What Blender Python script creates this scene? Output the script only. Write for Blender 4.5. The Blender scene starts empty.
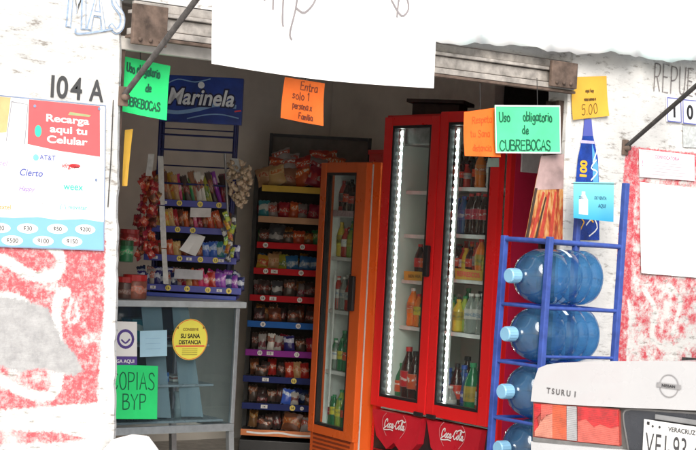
import bpy, bmesh, math, random
from mathutils import Vector, Matrix
R = random.Random(11)
PI = math.pi
rad = math.radians
scn = bpy.context.scene
COL = scn.collection

# ------------------------------------------------------------------ camera and measuring helpers
F_PX, YAW, ROLL, EYE = 1620.0, rad(37), rad(3), 1.5

def ray(u, v):
    a = (u - 348) / F_PX; b = -(v - 225) / F_PX
    lat = a * math.cos(ROLL) - b * math.sin(ROLL)
    zz = a * math.sin(ROLL) + b * math.cos(ROLL)
    return Vector((lat * math.cos(YAW) + math.sin(YAW), -lat * math.sin(YAW) + math.cos(YAW), zz))

def onY(u, v, Y):            # point of the vertical plane y = Y
    d = ray(u, v); t = Y / d.y
    return Vector((t * d.x, Y, EYE + t * d.z))

def atD(u, v, z):
    d = ray(u, v) * z
    return Vector((d.x, d.y, EYE + d.z))

def loc(o, rot, u, v, y=0.0):   # local x, z on the plane local y of a thing at o turned by rot degrees
    d = ray(u, v); c = math.cos(rad(rot)); s = math.sin(rad(rot))
    cx, cy = -o[0], -o[1]
    lx = cx * c + cy * s; ly = -cx * s + cy * c
    dx = d.x * c + d.y * s; dy = -d.x * s + d.y * c
    t = (y - ly) / dy
    return lx + t * dx, EYE - o[2] + t * d.z

# ------------------------------------------------------------------ scene-object helpers
def tag(o, label=None, cat=None, group=None, kind=None):
    if label: o['label'] = label
    if cat: o['category'] = cat
    if group: o['group'] = group
    if kind: o['kind'] = kind
    return o

def thing(name, label, cat, at=(0, 0, 0), rotz=0.0, group=None, tilt=0.0):
    o = bpy.data.objects.new(name, None); COL.objects.link(o)
    o.empty_display_size = 0.1
    o.location = at; o.rotation_euler = (0, rad(tilt), rad(rotz))
    return tag(o, label, cat, group)

def dup(root, at, label, group=None, rot=None, scale=None, mats=None):
    r = root.copy(); COL.objects.link(r); r.location = at
    if rot is not None: r.rotation_euler = rot
    if scale is not None: r.scale = scale
    r['label'] = label
    if group: r['group'] = group
    for ch in list(root.children):
        c = ch.copy(); COL.objects.link(c); c.parent = r
        for g in list(ch.children):
            d = g.copy(); COL.objects.link(d); d.parent = c
    return r

class MB:
    def __init__(s): s.v = []; s.f = []; s.m = []; s.sm = []
    def raw(s, vs, fs, m=0, smooth=False, M=None):
        b = len(s.v)
        for p in vs:
            p = Vector(p)
            s.v.append(M @ p if M is not None else p)
        for f in fs:
            s.f.append(tuple(b + i for i in f)); s.m.append(m); s.sm.append(smooth)
        return s
    def box(s, x0, y0, z0, x1, y1, z1, m=0, bev=0.0, M=None):
        if bev > 0:
            bm = bmesh.new()
            bmesh.ops.create_cube(bm, size=1)
            for v in bm.verts:
                v.co = Vector((x0 + (v.co.x + .5) * (x1 - x0), y0 + (v.co.y + .5) * (y1 - y0), z0 + (v.co.z + .5) * (z1 - z0)))
            bmesh.ops.bevel(bm, geom=bm.edges[:], offset=min(bev, .45 * min(abs(x1 - x0), abs(y1 - y0), abs(z1 - z0))), segments=2, affect='EDGES', profile=.6)
            bm.verts.ensure_lookup_table(); bm.verts.index_update()
            s.raw([v.co.copy() for v in bm.verts], [[v.index for v in f.verts] for f in bm.faces], m, False, M)
            bm.free(); return s
        vs = [(x, y, z) for z in (z0, z1) for y in (y0, y1) for x in (x0, x1)]
        return s.raw(vs, [(0, 2, 3, 1), (4, 5, 7, 6), (0, 1, 5, 4), (2, 6, 7, 3), (0, 4, 6, 2), (1, 3, 7, 5)], m, False, M)
    def tube(s, pts, r, n=8, m=0, cap=True, smooth=True):
        pts = [Vector(p) for p in pts]; rings = []
        up = None
        for i, p in enumerate(pts):
            t = (pts[min(i + 1, len(pts) - 1)] - pts[max(i - 1, 0)]).normalized()
            if up is None: up = Vector((0, 0, 1)) if abs(t.z) < .9 else Vector((1, 0, 0))
            a = t.cross(up)
            if a.length < 1e-5: a = t.cross(Vector((0, 1, 0)))
            a.normalize(); b = t.cross(a).normalized(); up = -b if False else up
            rr = r[i] if isinstance(r, (list, tuple)) else r
            rings.append([p + (a * math.cos(2 * PI * k / n) + b * math.sin(2 * PI * k / n)) * rr for k in range(n)])
        vs = [q for g in rings for q in g]; fs = []
        for i in range(len(rings) - 1):
            for k in range(n):
                k2 = (k + 1) % n
                fs.append((i * n + k, i * n + k2, (i + 1) * n + k2, (i + 1) * n + k))
        s.raw(vs, fs, m, smooth)
        if cap:
            s.raw(rings[0], [tuple(range(n))[::-1]], m); s.raw(rings[-1], [tuple(range(n))], m)
        return s
    def lathe(s, prof, n=16, m=0, M=None, smooth=True, sx=1.0, sy=1.0):
        vs = []; fs = []
        for (r, z) in prof:
            for k in range(n):
                a = 2 * PI * k / n; vs.append((r * math.cos(a) * sx, r * math.sin(a) * sy, z))
        for i in range(len(prof) - 1):
            for k in range(n):
                k2 = (k + 1) % n
                fs.append((i * n + k, i * n + k2, (i + 1) * n + k2, (i + 1) * n + k))
        return s.raw(vs, fs, m, smooth, M)
    def disc(s, r, n=20, m=0, M=None):
        return s.raw([(r * math.cos(2 * PI * k / n), r * math.sin(2 * PI * k / n), 0) for k in range(n)], [tuple(range(n))], m, False, M)
    def build(s, name, mats, parent=None):
        me = bpy.data.meshes.new(name)
        me.from_pydata([tuple(v) for v in s.v], [], s.f)
        if not isinstance(mats, (list, tuple)): mats = [mats]
        for mt in mats: me.materials.append(mt)
        me.polygons.foreach_set('material_index', s.m)
        me.polygons.foreach_set('use_smooth', s.sm)
        me.update()
        o = bpy.data.objects.new(name, me); COL.objects.link(o)
        if parent: o.parent = parent
        return o

# ------------------------------------------------------------------ materials (procedural)
MATS = {}
def newmat(name):
    m = bpy.data.materials.new(name); m.use_nodes = True
    nt = m.node_tree; b = nt.nodes['Principled BSDF']
    return m, nt, b

def N(nt, t, **kw):
    n = nt.nodes.new(t)
    for k, v in kw.items():
        if k.startswith('i_'):
            n.inputs[int(k[2:])].default_value = v
        else: setattr(n, k, v)
    return n

def noise(nt, scale, detail=4, rough=.6, coord='Object', vec=None):
    tc = N(nt, 'ShaderNodeTexCoord')
    n = N(nt, 'ShaderNodeTexNoise'); n.inputs['Scale'].default_value = scale
    n.inputs['Detail'].default_value = detail; n.inputs['Roughness'].default_value = rough
    nt.links.new(vec if vec is not None else tc.outputs[coord], n.inputs['Vector'])
    return n.outputs['Fac']

def ramp(nt, fac, stops, interp='LINEAR'):
    r = N(nt, 'ShaderNodeValToRGB'); r.color_ramp.interpolation = interp
    el = r.color_ramp.elements
    while len(el) > 1: el.remove(el[-1])
    el[0].position = stops[0][0]; el[0].color = c4(stops[0][1])
    for p, c in stops[1:]:
        e = el.new(p); e.color = c4(c)
    nt.links.new(fac, r.inputs['Fac'])
    return r.outputs['Color']

def c4(c):
    if isinstance(c, (int, float)): return (c, c, c, 1)
    return (c[0], c[1], c[2], 1)

def bump(nt, b, h, strength=.3, dist=.002):
    bn = N(nt, 'ShaderNodeBump'); bn.inputs['Strength'].default_value = strength; bn.inputs['Distance'].default_value = dist
    nt.links.new(h, bn.inputs['Height']); nt.links.new(bn.outputs['Normal'], b.inputs['Normal'])

def mat(name, col, rough=.5, metal=0.0, var=.18, scale=14, bmp=0.0, bscale=60, spec=.5, coat=0.0):
    if name in MATS: return MATS[name]
    m, nt, b = newmat(name)
    f = noise(nt, scale)
    c = ramp(nt, f, [(.3, [x * (1 - var) for x in col]), (.7, [min(1, x * (1 + var * .6)) for x in col])])
    nt.links.new(c, b.inputs['Base Color'])
    b.inputs['Roughness'].default_value = rough; b.inputs['Metallic'].default_value = metal
    b.inputs['Specular IOR Level'].default_value = spec
    if coat: b.inputs['Coat Weight'].default_value = coat
    rr = ramp(nt, noise(nt, scale * 2.3), [(.3, max(0, rough - .08)), (.7, min(1, rough + .12))])
    nt.links.new(rr, b.inputs['Roughness'])
    if bmp: bump(nt, b, noise(nt, bscale, 5), bmp)
    MATS[name] = m; return m

def emis(name, col, strength):
    m = bpy.data.materials.new(name); m.use_nodes = True; nt = m.node_tree
    b = nt.nodes['Principled BSDF']; b.inputs['Base Color'].default_value = c4(col)
    b.inputs['Emission Color'].default_value = c4(col); b.inputs['Emission Strength'].default_value = strength
    return m

def wrapper(name, c1, c2, c3, scale=5.0, rough=.35):
    """printed snack packaging: ground colour, a wavy name band in a second colour, lettering-like specks of a third"""
    if name in MATS: return MATS[name]
    m, nt, b = newmat(name)
    tc = N(nt, 'ShaderNodeTexCoord'); oi = N(nt, 'ShaderNodeObjectInfo')
    def mth(op, x, y, cl=False):
        k = N(nt, 'ShaderNodeMath', operation=op, use_clamp=cl)
        for i, q in enumerate((x, y)):
            if isinstance(q, (int, float)): k.inputs[i].default_value = q
            else: nt.links.new(q, k.inputs[i])
        return k.outputs[0]
    sp = N(nt, 'ShaderNodeSeparateXYZ'); nt.links.new(tc.outputs['Generated'], sp.inputs[0])
    add = N(nt, 'ShaderNodeVectorMath', operation='ADD'); cmb = N(nt, 'ShaderNodeCombineXYZ')
    r7 = mth('MULTIPLY', oi.outputs['Random'], 37.0)
    for i in range(3): nt.links.new(r7, cmb.inputs[i])
    nt.links.new(tc.outputs['Generated'], add.inputs[0]); nt.links.new(cmb.outputs[0], add.inputs[1])
    w = N(nt, 'ShaderNodeTexNoise'); w.inputs['Scale'].default_value = 2.2; w.inputs['Detail'].default_value = 1; nt.links.new(add.outputs[0], w.inputs['Vector'])
    zz = mth('ADD', sp.outputs['Z'], mth('MULTIPLY', mth('SUBTRACT', w.outputs['Fac'], .5), .5))
    ctr = mth('ADD', mth('MULTIPLY', oi.outputs['Random'], .35), .35)
    d = mth('ABSOLUTE', mth('SUBTRACT', zz, ctr), 0)
    band = mth('LESS_THAN', d, .15)
    st = N(nt, 'ShaderNodeMapping'); st.inputs['Scale'].default_value = (scale * 2.4, 1.0, scale * 1.2); nt.links.new(add.outputs[0], st.inputs[0])
    v = N(nt, 'ShaderNodeTexNoise'); v.inputs['Scale'].default_value = 1.0; v.inputs['Detail'].default_value = 2; nt.links.new(st.outputs[0], v.inputs['Vector'])
    speck = mth('MULTIPLY', mth('GREATER_THAN', v.outputs['Fac'], .53), mth('LESS_THAN', d, .10))
    edge = mth('GREATER_THAN', mth('ABSOLUTE', mth('SUBTRACT', sp.outputs['Z'], .5), 0), .455)
    def mix(f, A, B):
        k = N(nt, 'ShaderNodeMix', data_type='RGBA'); nt.links.new(f, k.inputs[0])
        for i, q in ((6, A), (7, B)):
            if isinstance(q, (tuple, list)): k.inputs[i].default_value = c4(q)
            else: nt.links.new(q, k.inputs[i])
        return k.outputs[2]
    c = mix(band, c1, c2); c = mix(speck, c, c3); c = mix(edge, c, [q * .6 + .12 for q in c1])
    hv = N(nt, 'ShaderNodeHueSaturation'); nt.links.new(c, hv.inputs['Color'])
    nt.links.new(mth('ADD', mth('MULTIPLY', oi.outputs['Random'], .6), .5), hv.inputs['Value']); nt.links.new(mth('ADD', mth('MULTIPLY', oi.outputs['Random'], .05), .475), hv.inputs['Hue'])
    nt.links.new(hv.outputs[0], b.inputs['Base Color']); b.inputs['Roughness'].default_value = rough
    bump(nt, b, noise(nt, 45, 3, coord='Object'), .6, .004)
    MATS[name] = m; return m

def clear(name, tint, diff=.0, dcol=(1, 1, 1), gloss_r=.03, ior=1.45, tex=False):
    """see-through pane or shell: tinted transparency + fresnel gloss + a little haze"""
    m = bpy.data.materials.new(name); m.use_nodes = True; nt = m.node_tree
    nt.nodes.remove(nt.nodes['Principled BSDF']); out = nt.nodes['Material Output']
    t = N(nt, 'ShaderNodeBsdfTransparent'); t.inputs[0].default_value = c4(tint)
    g = N(nt, 'ShaderNodeBsdfGlossy'); g.inputs['Roughness'].default_value = gloss_r
    d = N(nt, 'ShaderNodeBsdfDiffuse'); d.inputs[0].default_value = c4(dcol)
    m1 = N(nt, 'ShaderNodeMixShader'); m1.inputs[0].default_value = diff
    if tex:
        rr = ramp(nt, noise(nt, 9, 3), [(.3, diff * .5), (.7, min(1, diff * 1.6))]); nt.links.new(rr, m1.inputs[0])
    nt.links.new(t.outputs[0], m1.inputs[1]); nt.links.new(d.outputs[0], m1.inputs[2])
    fr = N(nt, 'ShaderNodeFresnel'); fr.inputs[0].default_value = ior
    ge = N(nt, 'ShaderNodeNewGeometry'); iv = N(nt, 'ShaderNodeMath', operation='SUBTRACT'); iv.inputs[0].default_value = 1; nt.links.new(ge.outputs['Backfacing'], iv.inputs[1])
    mu = N(nt, 'ShaderNodeMath', operation='MULTIPLY'); nt.links.new(fr.outputs[0], mu.inputs[0]); nt.links.new(iv.outputs[0], mu.inputs[1])
    m2 = N(nt, 'ShaderNodeMixShader'); nt.links.new(mu.outputs[0], m2.inputs[0])
    nt.links.new(m1.outputs[0], m2.inputs[1]); nt.links.new(g.outputs[0], m2.inputs[2])
    nt.links.new(m2.outputs[0], out.inputs['Surface'])
    return m

def plaster_nodes(nt):
    """white lime-washed plaster: base colour + height sockets, in world (object) coordinates"""
    n1 = noise(nt, 2.2, 6, .65); n2 = noise(nt, 17, 5, .7)
    tc = N(nt, 'ShaderNodeTexCoord')
    mp = N(nt, 'ShaderNodeMapping'); mp.inputs['Scale'].default_value = (1.0, 1.0, 3.4)
    nt.links.new(tc.outputs['Object'], mp.inputs[0])
    n3 = noise(nt, 15, 8, .72, vec=mp.outputs[0])
    base = ramp(nt, n1, [(.3, (.47, .47, .465)), (.5, (.57, .57, .56)), (.62, (.68, .675, .66))])
    fl = ramp(nt, n3, [(.37, (.50, .47, .44)), (.40, (.78, .78, .78)), (.47, (1, 1, 1))])
    mx = N(nt, 'ShaderNodeMix', data_type='RGBA', blend_type='MULTIPLY'); mx.inputs[0].default_value = 1
    nt.links.new(base, mx.inputs[6]); nt.links.new(fl, mx.inputs[7])
    return mx.outputs[2], n2, n3

def plaster():
    m, nt, b = newmat('white_plaster')
    c, h, h2 = plaster_nodes(nt)
    nt.links.new(c, b.inputs['Base Color']); b.inputs['Roughness'].default_value = .9
    bump(nt, b, h2, .5, .006)
    return m

def mural_mat(name, red, wear_scale):
    m, nt, b = newmat(name)
    c, h, h2 = plaster_nodes(nt)
    a = N(nt, 'ShaderNodeAttribute', attribute_name='sdf'); w = N(nt, 'ShaderNodeAttribute', attribute_name='wear'); g = N(nt, 'ShaderNodeAttribute', attribute_name='grey')
    nz = noise(nt, 60, 6, .75); nz2 = noise(nt, wear_scale, 7, .72)
    def mth(op, x, y):
        k = N(nt, 'ShaderNodeMath', operation=op)
        for i, q in enumerate((x, y)):
            if isinstance(q, (int, float)): k.inputs[i].default_value = q
            else: nt.links.new(q, k.inputs[i])
        return k.outputs[0]
    def edge(sd, amp):
        e = mth('ADD', mth('MULTIPLY', sd, 110.0), mth('MULTIPLY', mth('SUBTRACT', nz, .5), amp))
        k = N(nt, 'ShaderNodeMath', operation='ADD', use_clamp=True); nt.links.new(e, k.inputs[0]); k.inputs[1].default_value = .5
        return k.outputs[0]
    e = edge(a.outputs['Fac'], 5.0)
    wr = mth('MULTIPLY', mth('SUBTRACT', nz2, w.outputs['Fac']), 7.0)
    k = N(nt, 'ShaderNodeMath', operation='ADD', use_clamp=True); nt.links.new(wr, k.inputs[0]); k.inputs[1].default_value = .5
    chalk = ramp(nt, noise(nt, 55, 8, .75), [(.38, .50), (.52, 1.0)])
    fac = mth('MULTIPLY', mth('MULTIPLY', e, k.outputs[0]), chalk)
    rc = ramp(nt, noise(nt, 26, 6, .7), [(.3, red), (.55, [min(1, x * 1.0 + .03) for x in red]), (.72, [min(1, x + .20) for x in red])])
    mx = N(nt, 'ShaderNodeMix', data_type='RGBA'); nt.links.new(fac, mx.inputs[0]); nt.links.new(c, mx.inputs[6]); nt.links.new(rc, mx.inputs[7])
    gc = ramp(nt, noise(nt, 20, 6, .7), [(.3, (.27, .27, .275)), (.7, (.44, .44, .445))])
    mg = N(nt, 'ShaderNodeMix', data_type='RGBA'); nt.links.new(edge(g.outputs['Fac'], 6.0), mg.inputs[0]); nt.links.new(mx.outputs[2], mg.inputs[6]); nt.links.new(gc, mg.inputs[7])
    nt.links.new(mg.outputs[2], b.inputs['Base Color']); b.inputs['Roughness'].default_value = .85
    bump(nt, b, h2, .5, .006)
    return m

PLASTER = plaster()
INK = mat('black_ink', (.012, .012, .014), .6)
WHITEP = mat('white_paint', (.8, .8, .8), .5, var=.05)
PAPER = mat('white_paper', (.84, .84, .83), .7, var=.04)
PORANGE = mat('fluorescent_orange_card', (.80, .15, .015), .65, var=.14, scale=5, bmp=.5, bscale=7)
PGREEN = mat('fluorescent_green_card', (.09, .62, .30), .65, var=.14, scale=5, bmp=.5, bscale=7)
PGREEN2 = mat('saturated_green_card', (.02, .72, .20), .65, var=.14, scale=5, bmp=.5, bscale=7)
PYELLOW = mat('yellow_card', (.62, .36, .04), .65, var=.14, scale=5, bmp=.5, bscale=7)
RED = mat('red_enamel', (.82, .018, .02), .3, var=.06, scale=2, coat=.3)
CRIM = mat('crimson_vinyl', (.66, .02, .08), .4, var=.15, scale=5)
ORANGE = mat('orange_enamel', (.74, .125, .02), .3, var=.08, scale=2, coat=.2)
DARK = mat('dark_plastic', (.02, .02, .022), .4)
RUBBER = mat('black_rubber', (.012, .012, .012), .7)
ALU = mat('brushed_aluminium', (.50, .55, .58), .38, .75, var=.15, scale=30)
STEEL = mat('grey_steel', (.32, .33, .34), .4, .6)
LINER = mat('cooler_liner', (.74, .86, .81), .45, var=.08, scale=4)
SHELFW = mat('white_wire_shelf', (.72, .74, .74), .4)
BLUE = mat('blue_rack_paint', (.045, .085, .33), .4, var=.3, scale=20, bmp=.1)
BLUEIN = mat('navy_rack_paint', (.008, .014, .10), .4, var=.3)
RUST = mat('rusty_steel', (.135, .095, .075), .8, .2, var=.6, scale=18, bmp=.4)
GALV = mat('weathered_galvanised_steel', (.42, .39, .36), .65, .3, var=.45, scale=18, bmp=.25)
POLE = mat('dark_painted_steel', (.055, .052, .05), .5, .3, var=.5, scale=40)
GREYPOLE = mat('weathered_grey_steel', (.10, .095, .092), .55, .3, var=.5, scale=40)
CAM_GLASS = clear('door_glass', (.93, .96, .95), .015, (.7, .75, .75))
CASE_GLASS = clear('case_glass', (.84, .90, .92), .02, (.35, .45, .5), ior=1.5)

# ------------------------------------------------------------------ lettering helpers
G = {
 'A': '0,0 1.8,6 3.6,0;.7,2.2 3,2.2', 'B': '.2,0 .2,6;.2,6 2.6,5.8 2.9,4.5 1.9,3.3 .2,3.1;1.9,3.2 3.5,2.6 3.3,.7 2,0 .2,0',
 'C': '3.4,5 2.4,6 1,5.6 .2,3.6 .3,1.4 1.4,0 2.8,.3 3.5,1.3', 'E': '3.2,6 .3,6 .3,0 3.3,0;.3,3.2 2.6,3.2',
 'I': '.4,0 .4,6', 'J': '2.6,6 2.6,1.4 1.6,0 .3,.7', 'K': '.3,0 .3,6;3.2,6 .4,2.8 3.4,0', 'N': '.2,0 .3,6 3.2,0 3.3,6', 'O': '1.8,6 .5,5 .2,2.8 .9,.5 2,0 3.2,1 3.5,3.4 2.9,5.4 1.8,6',
 'P': '.3,0 .3,6;.3,6 2.8,5.8 3.3,4.4 2.5,3.1 .3,2.8', 'R': '.3,0 .3,6;.3,6 2.7,5.8 3.1,4.5 2.3,3.3 .4,3.1;1.4,3.1 3.3,0', 'S': '3.2,5 2.2,6 .7,5.5 .7,4 2.9,2.5 3,.9 1.7,0 .2,.7',
 'U': '.2,6 .3,1.6 1.2,0 2.6,.2 3.3,1.8 3.4,6', 'Y': '.1,6 1.8,3.1 3.5,6;1.8,3.1 1.7,0', 'V': '0,6 1.7,0 3.5,6', '?': '.2,5 1.3,6 2.8,5.4 2.5,3.8 1.5,2.8 1.5,1.6;1.5,.3 1.6,0',
 'D': '.3,0 .3,6 2.3,5.5 3.3,3.2 2.6,.8 .3,0', 'T': '0,6 3.6,6;1.8,6 1.8,0', 'M': '0,0 .4,6 1.9,2.2 3.4,6 3.8,0', 'L': '.3,6 .3,0 3,0', 'G': '3.3,5 2.2,6 .8,5.4 .2,3 .8,.6 2.2,0 3.3,.9 3.4,2.7 2.2,2.7',
 'a': '2.6,3.4 1.2,3.7 .2,2.2 .5,.5 1.5,0 2.5,1.2 2.6,3.5;2.6,2 2.9,0', 'b': '.3,6 .3,0;.3,2.6 1.6,3.7 2.7,2.4 2.1,.4 .3,.2', 'c': '2.5,3.2 1.2,3.7 .2,2 .8,.2 2.5,.5',
 'd': '2.6,6 2.6,0;2.6,2.4 1.4,3.6 .2,2 .8,.1 2.6,1', 'e': '.3,2 2.5,2.1 2.1,3.6 .9,3.5 .2,1.8 .9,.1 2.5,.5', 'f': '2.2,5.6 1.2,6 .8,4.8 .8,0;0,3.5 2,3.5', 'g': '2.5,3.4 1,3.6 .2,2 1,.5 2.4,1.5;2.5,3.5 2.5,-1.2 1.3,-2 .2,-1.4',
 'i': '.4,3.6 .4,0;.4,4.9 .45,5.2', 'l': '.4,6 .4,0', 'm': '.2,3.6 .2,0;.2,2.6 1.1,3.6 1.7,2.8 1.7,0;1.7,2.6 2.7,3.6 3.3,2.8 3.3,0', 'n': '.2,3.6 .2,0;.2,2.4 1.4,3.6 2.3,2.8 2.3,0',
 'o': '1.4,3.7 .4,3 .2,1.4 1,0 2.3,.4 2.6,2.2 1.4,3.7', 'p': '.2,3.6 .2,-2;.2,2.6 1.6,3.7 2.6,2.2 1.8,.2 .2,.4', 'r': '.2,3.6 .3,0;.3,2.2 1.1,3.5 2.1,3.4', 's': '2.2,3.2 1.1,3.7 .4,2.8 2,1.4 1.5,.1 .1,.4', 't': '1,5.4 1,.6 1.6,0 2.3,.4;0,3.7 2.1,3.7',
 'u': '.2,3.6 .3,.8 1.2,0 2.3,1.2;2.4,3.6 2.5,0', '1': '.2,4.6 1.2,6 1.2,0', '0': '1.6,6 .4,4.8 .2,2.4 .8,.3 1.8,0 2.8,1.2 3,3.6 2.5,5.4 1.6,6', '5': '3,6 .6,6 .4,3.4 2,3.7 3,2.4 2.6,.5 1.2,0 .2,.6', '2': '.2,4.8 1.2,6 2.6,5.4 2.4,3.6 .2,0 3,0',
 '.': '.3,0 .5,.2', ',': '.5,.4 .2,-.8', '-': '.2,2.8 2.2,2.8', '4': '2.4,0 2.4,6 .1,2 3.2,2', '9': '2.7,4.2 1.6,3 .3,4.2 1.2,6 2.6,5 2.7,3.5 1.6,0', 'F': '3.2,6 .3,6 .3,0;.3,3.2 2.6,3.2', 'x': '.2,3.6 2.4,0;2.4,3.6 .2,0', 'h': '.2,6 .2,0;.2,2.4 1.3,3.6 2.2,2.8 2.2,0', 'q': '2.4,3.4 1,3.6 .2,2 1,.4 2.4,1.4;2.5,3.6 2.5,-2', 'y': '.1,3.6 1.3,.8;2.5,3.6 .5,-2', 'v': '.1,3.6 1.2,0 2.4,3.6',
 '3': '.2,5.4 1.6,6 2.7,4.8 1.3,3.3 2.8,2 2,.1 .2,.6', '!': '.4,6 .4,1.8;.4,.3 .45,0',
}
NARROW = {'I': .9, 'i': .9, 'l': .9, '.': .9, ',': .8, '1': 1.7, 't': 2.5, 'r': 2.3, 's': 2.5, 'm': 3.8, 'f': 2.2, '!': .9}
def smooth_poly(p, k=3):
    if len(p) < 3: return p
    o = []
    for i in range(len(p) - 1):
        p0 = p[max(i - 1, 0)]; p1 = p[i]; p2 = p[i + 1]; p3 = p[min(i + 2, len(p) - 1)]
        for j in range(k):
            t = j / k
            o.append(tuple(.5 * (2 * p1[q] + (p2[q] - p0[q]) * t + (2 * p0[q] - 5 * p1[q] + 4 * p2[q] - p3[q]) * t * t + (3 * p1[q] - p0[q] - 3 * p2[q] + p3[q]) * t ** 3) for q in (0, 1)))
    o.append(p[-1]); return o

def hand(txt, x, y, h, cond=1.0, jit=.25, gap=.7, slant=0.0, smooth=True, rnd=R):
    """polylines of hand lettering; baseline start x, y, cap height h"""
    k = h / 6.0; out = []
    for ch in txt:
        if ch == ' ': x += 2.2 * k * cond; continue
        g = G.get(ch)
        if g is None: x += 2 * k; continue
        w = NARROW.get(ch, 3.6 if ch.isupper() or ch.isdigit() else 2.7)
        dy = rnd.uniform(-jit, jit) * k
        for st in g.split(';'):
            pl = [tuple(float(q) for q in p.split(',')) for p in st.split()]
            pl = [(x + (px + slant * py + rnd.uniform(-jit, jit) * .4) * k * cond, y + dy + (py + rnd.uniform(-jit, jit) * .4) * k) for px, py in pl]
            out.append(smooth_poly(pl) if smooth and ch not in 'AENKMVYTLIFx' else pl)
        x += (w + gap) * k * cond
    return out, x

def hand_w(txt, h, cond=1.0, gap=.7):
    s = random.Random(1); return hand(txt, 0, 0, h, cond, 0, gap, rnd=s)[1]

def ribbons(mb, polys, w, mp, off0=.0016, m=0):
    """flat strokes laid on a surface by the mapping mp(x, y, off)"""
    for i, pl in enumerate(polys):
        off = off0 + (i % 40) * .00006; L = []; Rr = []
        if len(pl) < 2: continue
        for j, p in enumerate(pl):
            a = pl[max(j - 1, 0)]; b = pl[min(j + 1, len(pl) - 1)]
            dx, dy = b[0] - a[0], b[1] - a[1]; d = math.hypot(dx, dy) or 1e-6
            nx, ny = -dy / d * w / 2, dx / d * w / 2
            ex = (dx / d * w * .3, dy / d * w * .3) if j == len(pl) - 1 else ((-dx / d * w * .3, -dy / d * w * .3) if j == 0 else (0, 0))
            L.append(mp(p[0] + nx + ex[0], p[1] + ny + ex[1], off)); Rr.append(mp(p[0] - nx + ex[0], p[1] - ny + ex[1], off))
        n = len(L)
        mb.raw(L + Rr, [(j, n + j, n + j + 1, j + 1) for j in range(n - 1)], m)

TXT = {}
def printed(mb, s, x, y, h, mp, off=.0016, bold=0.0, shear=0.0, sx=1.0, m=0, align='LEFT'):
    """type set in the built-in face, laid on a surface; cap height h"""
    key = (s, bold, shear)
    if key not in TXT:
        cu = bpy.data.curves.new('t', 'FONT'); cu.body = s; cu.size = 1; cu.offset = bold; cu.shear = shear
        ob = bpy.data.objects.new('t', cu); COL.objects.link(ob)
        dg = bpy.context.evaluated_depsgraph_get(); me = bpy.data.meshes.new_from_object(ob.evaluated_get(dg))
        TXT[key] = ([v.co.copy() for v in me.vertices], [tuple(p.vertices) for p in me.polygons])
        bpy.data.objects.remove(ob); bpy.data.curves.remove(cu); bpy.data.meshes.remove(me)
    vs, fs = TXT[key]
    if not vs: return 0
    k = h / .70; x0 = min(v.x for v in vs); x1 = max(v.x for v in vs); wd = (x1 - x0) * k * sx
    xs = x - (wd if align == 'RIGHT' else wd / 2 if align == 'CENTER' else 0)
    mb.raw([mp(xs + (v.x - x0) * k * sx, y + v.y * k, off) for v in vs], fs, m)
    return wd

class Sheet:
    """a sheet of paper/card/vinyl between four corners, with a soft curl; front faces the viewer side (normal n)"""
    def __init__(s, bl, br, tl, tr, curl=0.0, wob=0.0, sag=0.0, seed=0):
        s.c = [Vector(p) for p in (bl, br, tl, tr)]; s.curl = curl; s.wob = wob; s.sag = sag; s.seed = seed
        s.W = ((s.c[1] - s.c[0]).length + (s.c[3] - s.c[2]).length) / 2; s.H = ((s.c[2] - s.c[0]).length + (s.c[3] - s.c[1]).length) / 2
        s.n = (s.c[1] - s.c[0]).cross(s.c[2] - s.c[0]).normalized()
    def p(s, x, y, off=0.0):
        a = x / s.W; b = y / s.H; c = s.c
        q = c[0] * (1 - a) * (1 - b) + c[1] * a * (1 - b) + c[2] * (1 - a) * b + c[3] * a * b
        d = s.curl * (1 - b) ** 2 * (.4 + .6 * abs(2 * a - 1)) + s.wob * math.sin(a * 7 + s.seed) * math.sin(b * 5 + 1.3 * s.seed) * (1 - .6 * b)
        z = -s.sag * math.sin(PI * a) * (1 - b)
        return q + s.n * (d + off) + Vector((0, 0, z))
    def mesh(s, mb, nx=10, ny=8, th=.0008, m=0, x0=0, y0=0, x1=None, y1=None, off=0.0):
        x1 = s.W if x1 is None else x1; y1 = s.H if y1 is None else y1
        vs = []
        for o in (off, off - th):
            for j in range(ny + 1):
                for i in range(nx + 1):
                    vs.append(s.p(x0 + (x1 - x0) * i / nx, y0 + (y1 - y0) * j / ny, o))
        A = (nx + 1) * (ny + 1); fs = []
        for j in range(ny):
            for i in range(nx):
                k = j * (nx + 1) + i
                fs.append((k, k + 1, k + nx + 2, k + nx + 1)); fs.append((A + k, A + k + nx + 1, A + k + nx + 2, A + k + 1))
        bd = [i for i in range(nx + 1)] + [j * (nx + 1) + nx for j in range(1, ny + 1)] + [ny * (nx + 1) + i for i in range(nx - 1, -1, -1)] + [j * (nx + 1) for j in range(ny - 1, 0, -1)]
        for q in range(len(bd)):
            a, b = bd[q], bd[(q + 1) % len(bd)]; fs.append((b, a, A + a, A + b))
        return mb.raw(vs, fs, m, False)
    def patch(s, mb, pts, off, m=0):
        mb.raw([s.p(x, y, off) for x, y in pts], [tuple(range(len(pts)))], m)

def quadY(tl, tr, bl, br, Y, **kw):     # four picture corners carried onto the wall plane y = Y
    return Sheet(onY(*bl, Y), onY(*br, Y), onY(*tl, Y), onY(*tr, Y), **kw)

def sign(name, label, cat, sh, m, group=None, nx=10, ny=8):
    mb = MB(); sh.mesh(mb, nx, ny); o = mb.build(name, m); return tag(o, label, cat, group)

def lettering(root, mb, mats, name='lettering'):
    o = mb.build(name, mats, root); return o

ELL = lambda cx, cy, rx, ry, n=24: [(cx + rx * math.cos(2 * PI * k / n), cy + ry * math.sin(2 * PI * k / n)) for k in range(n)]

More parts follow.
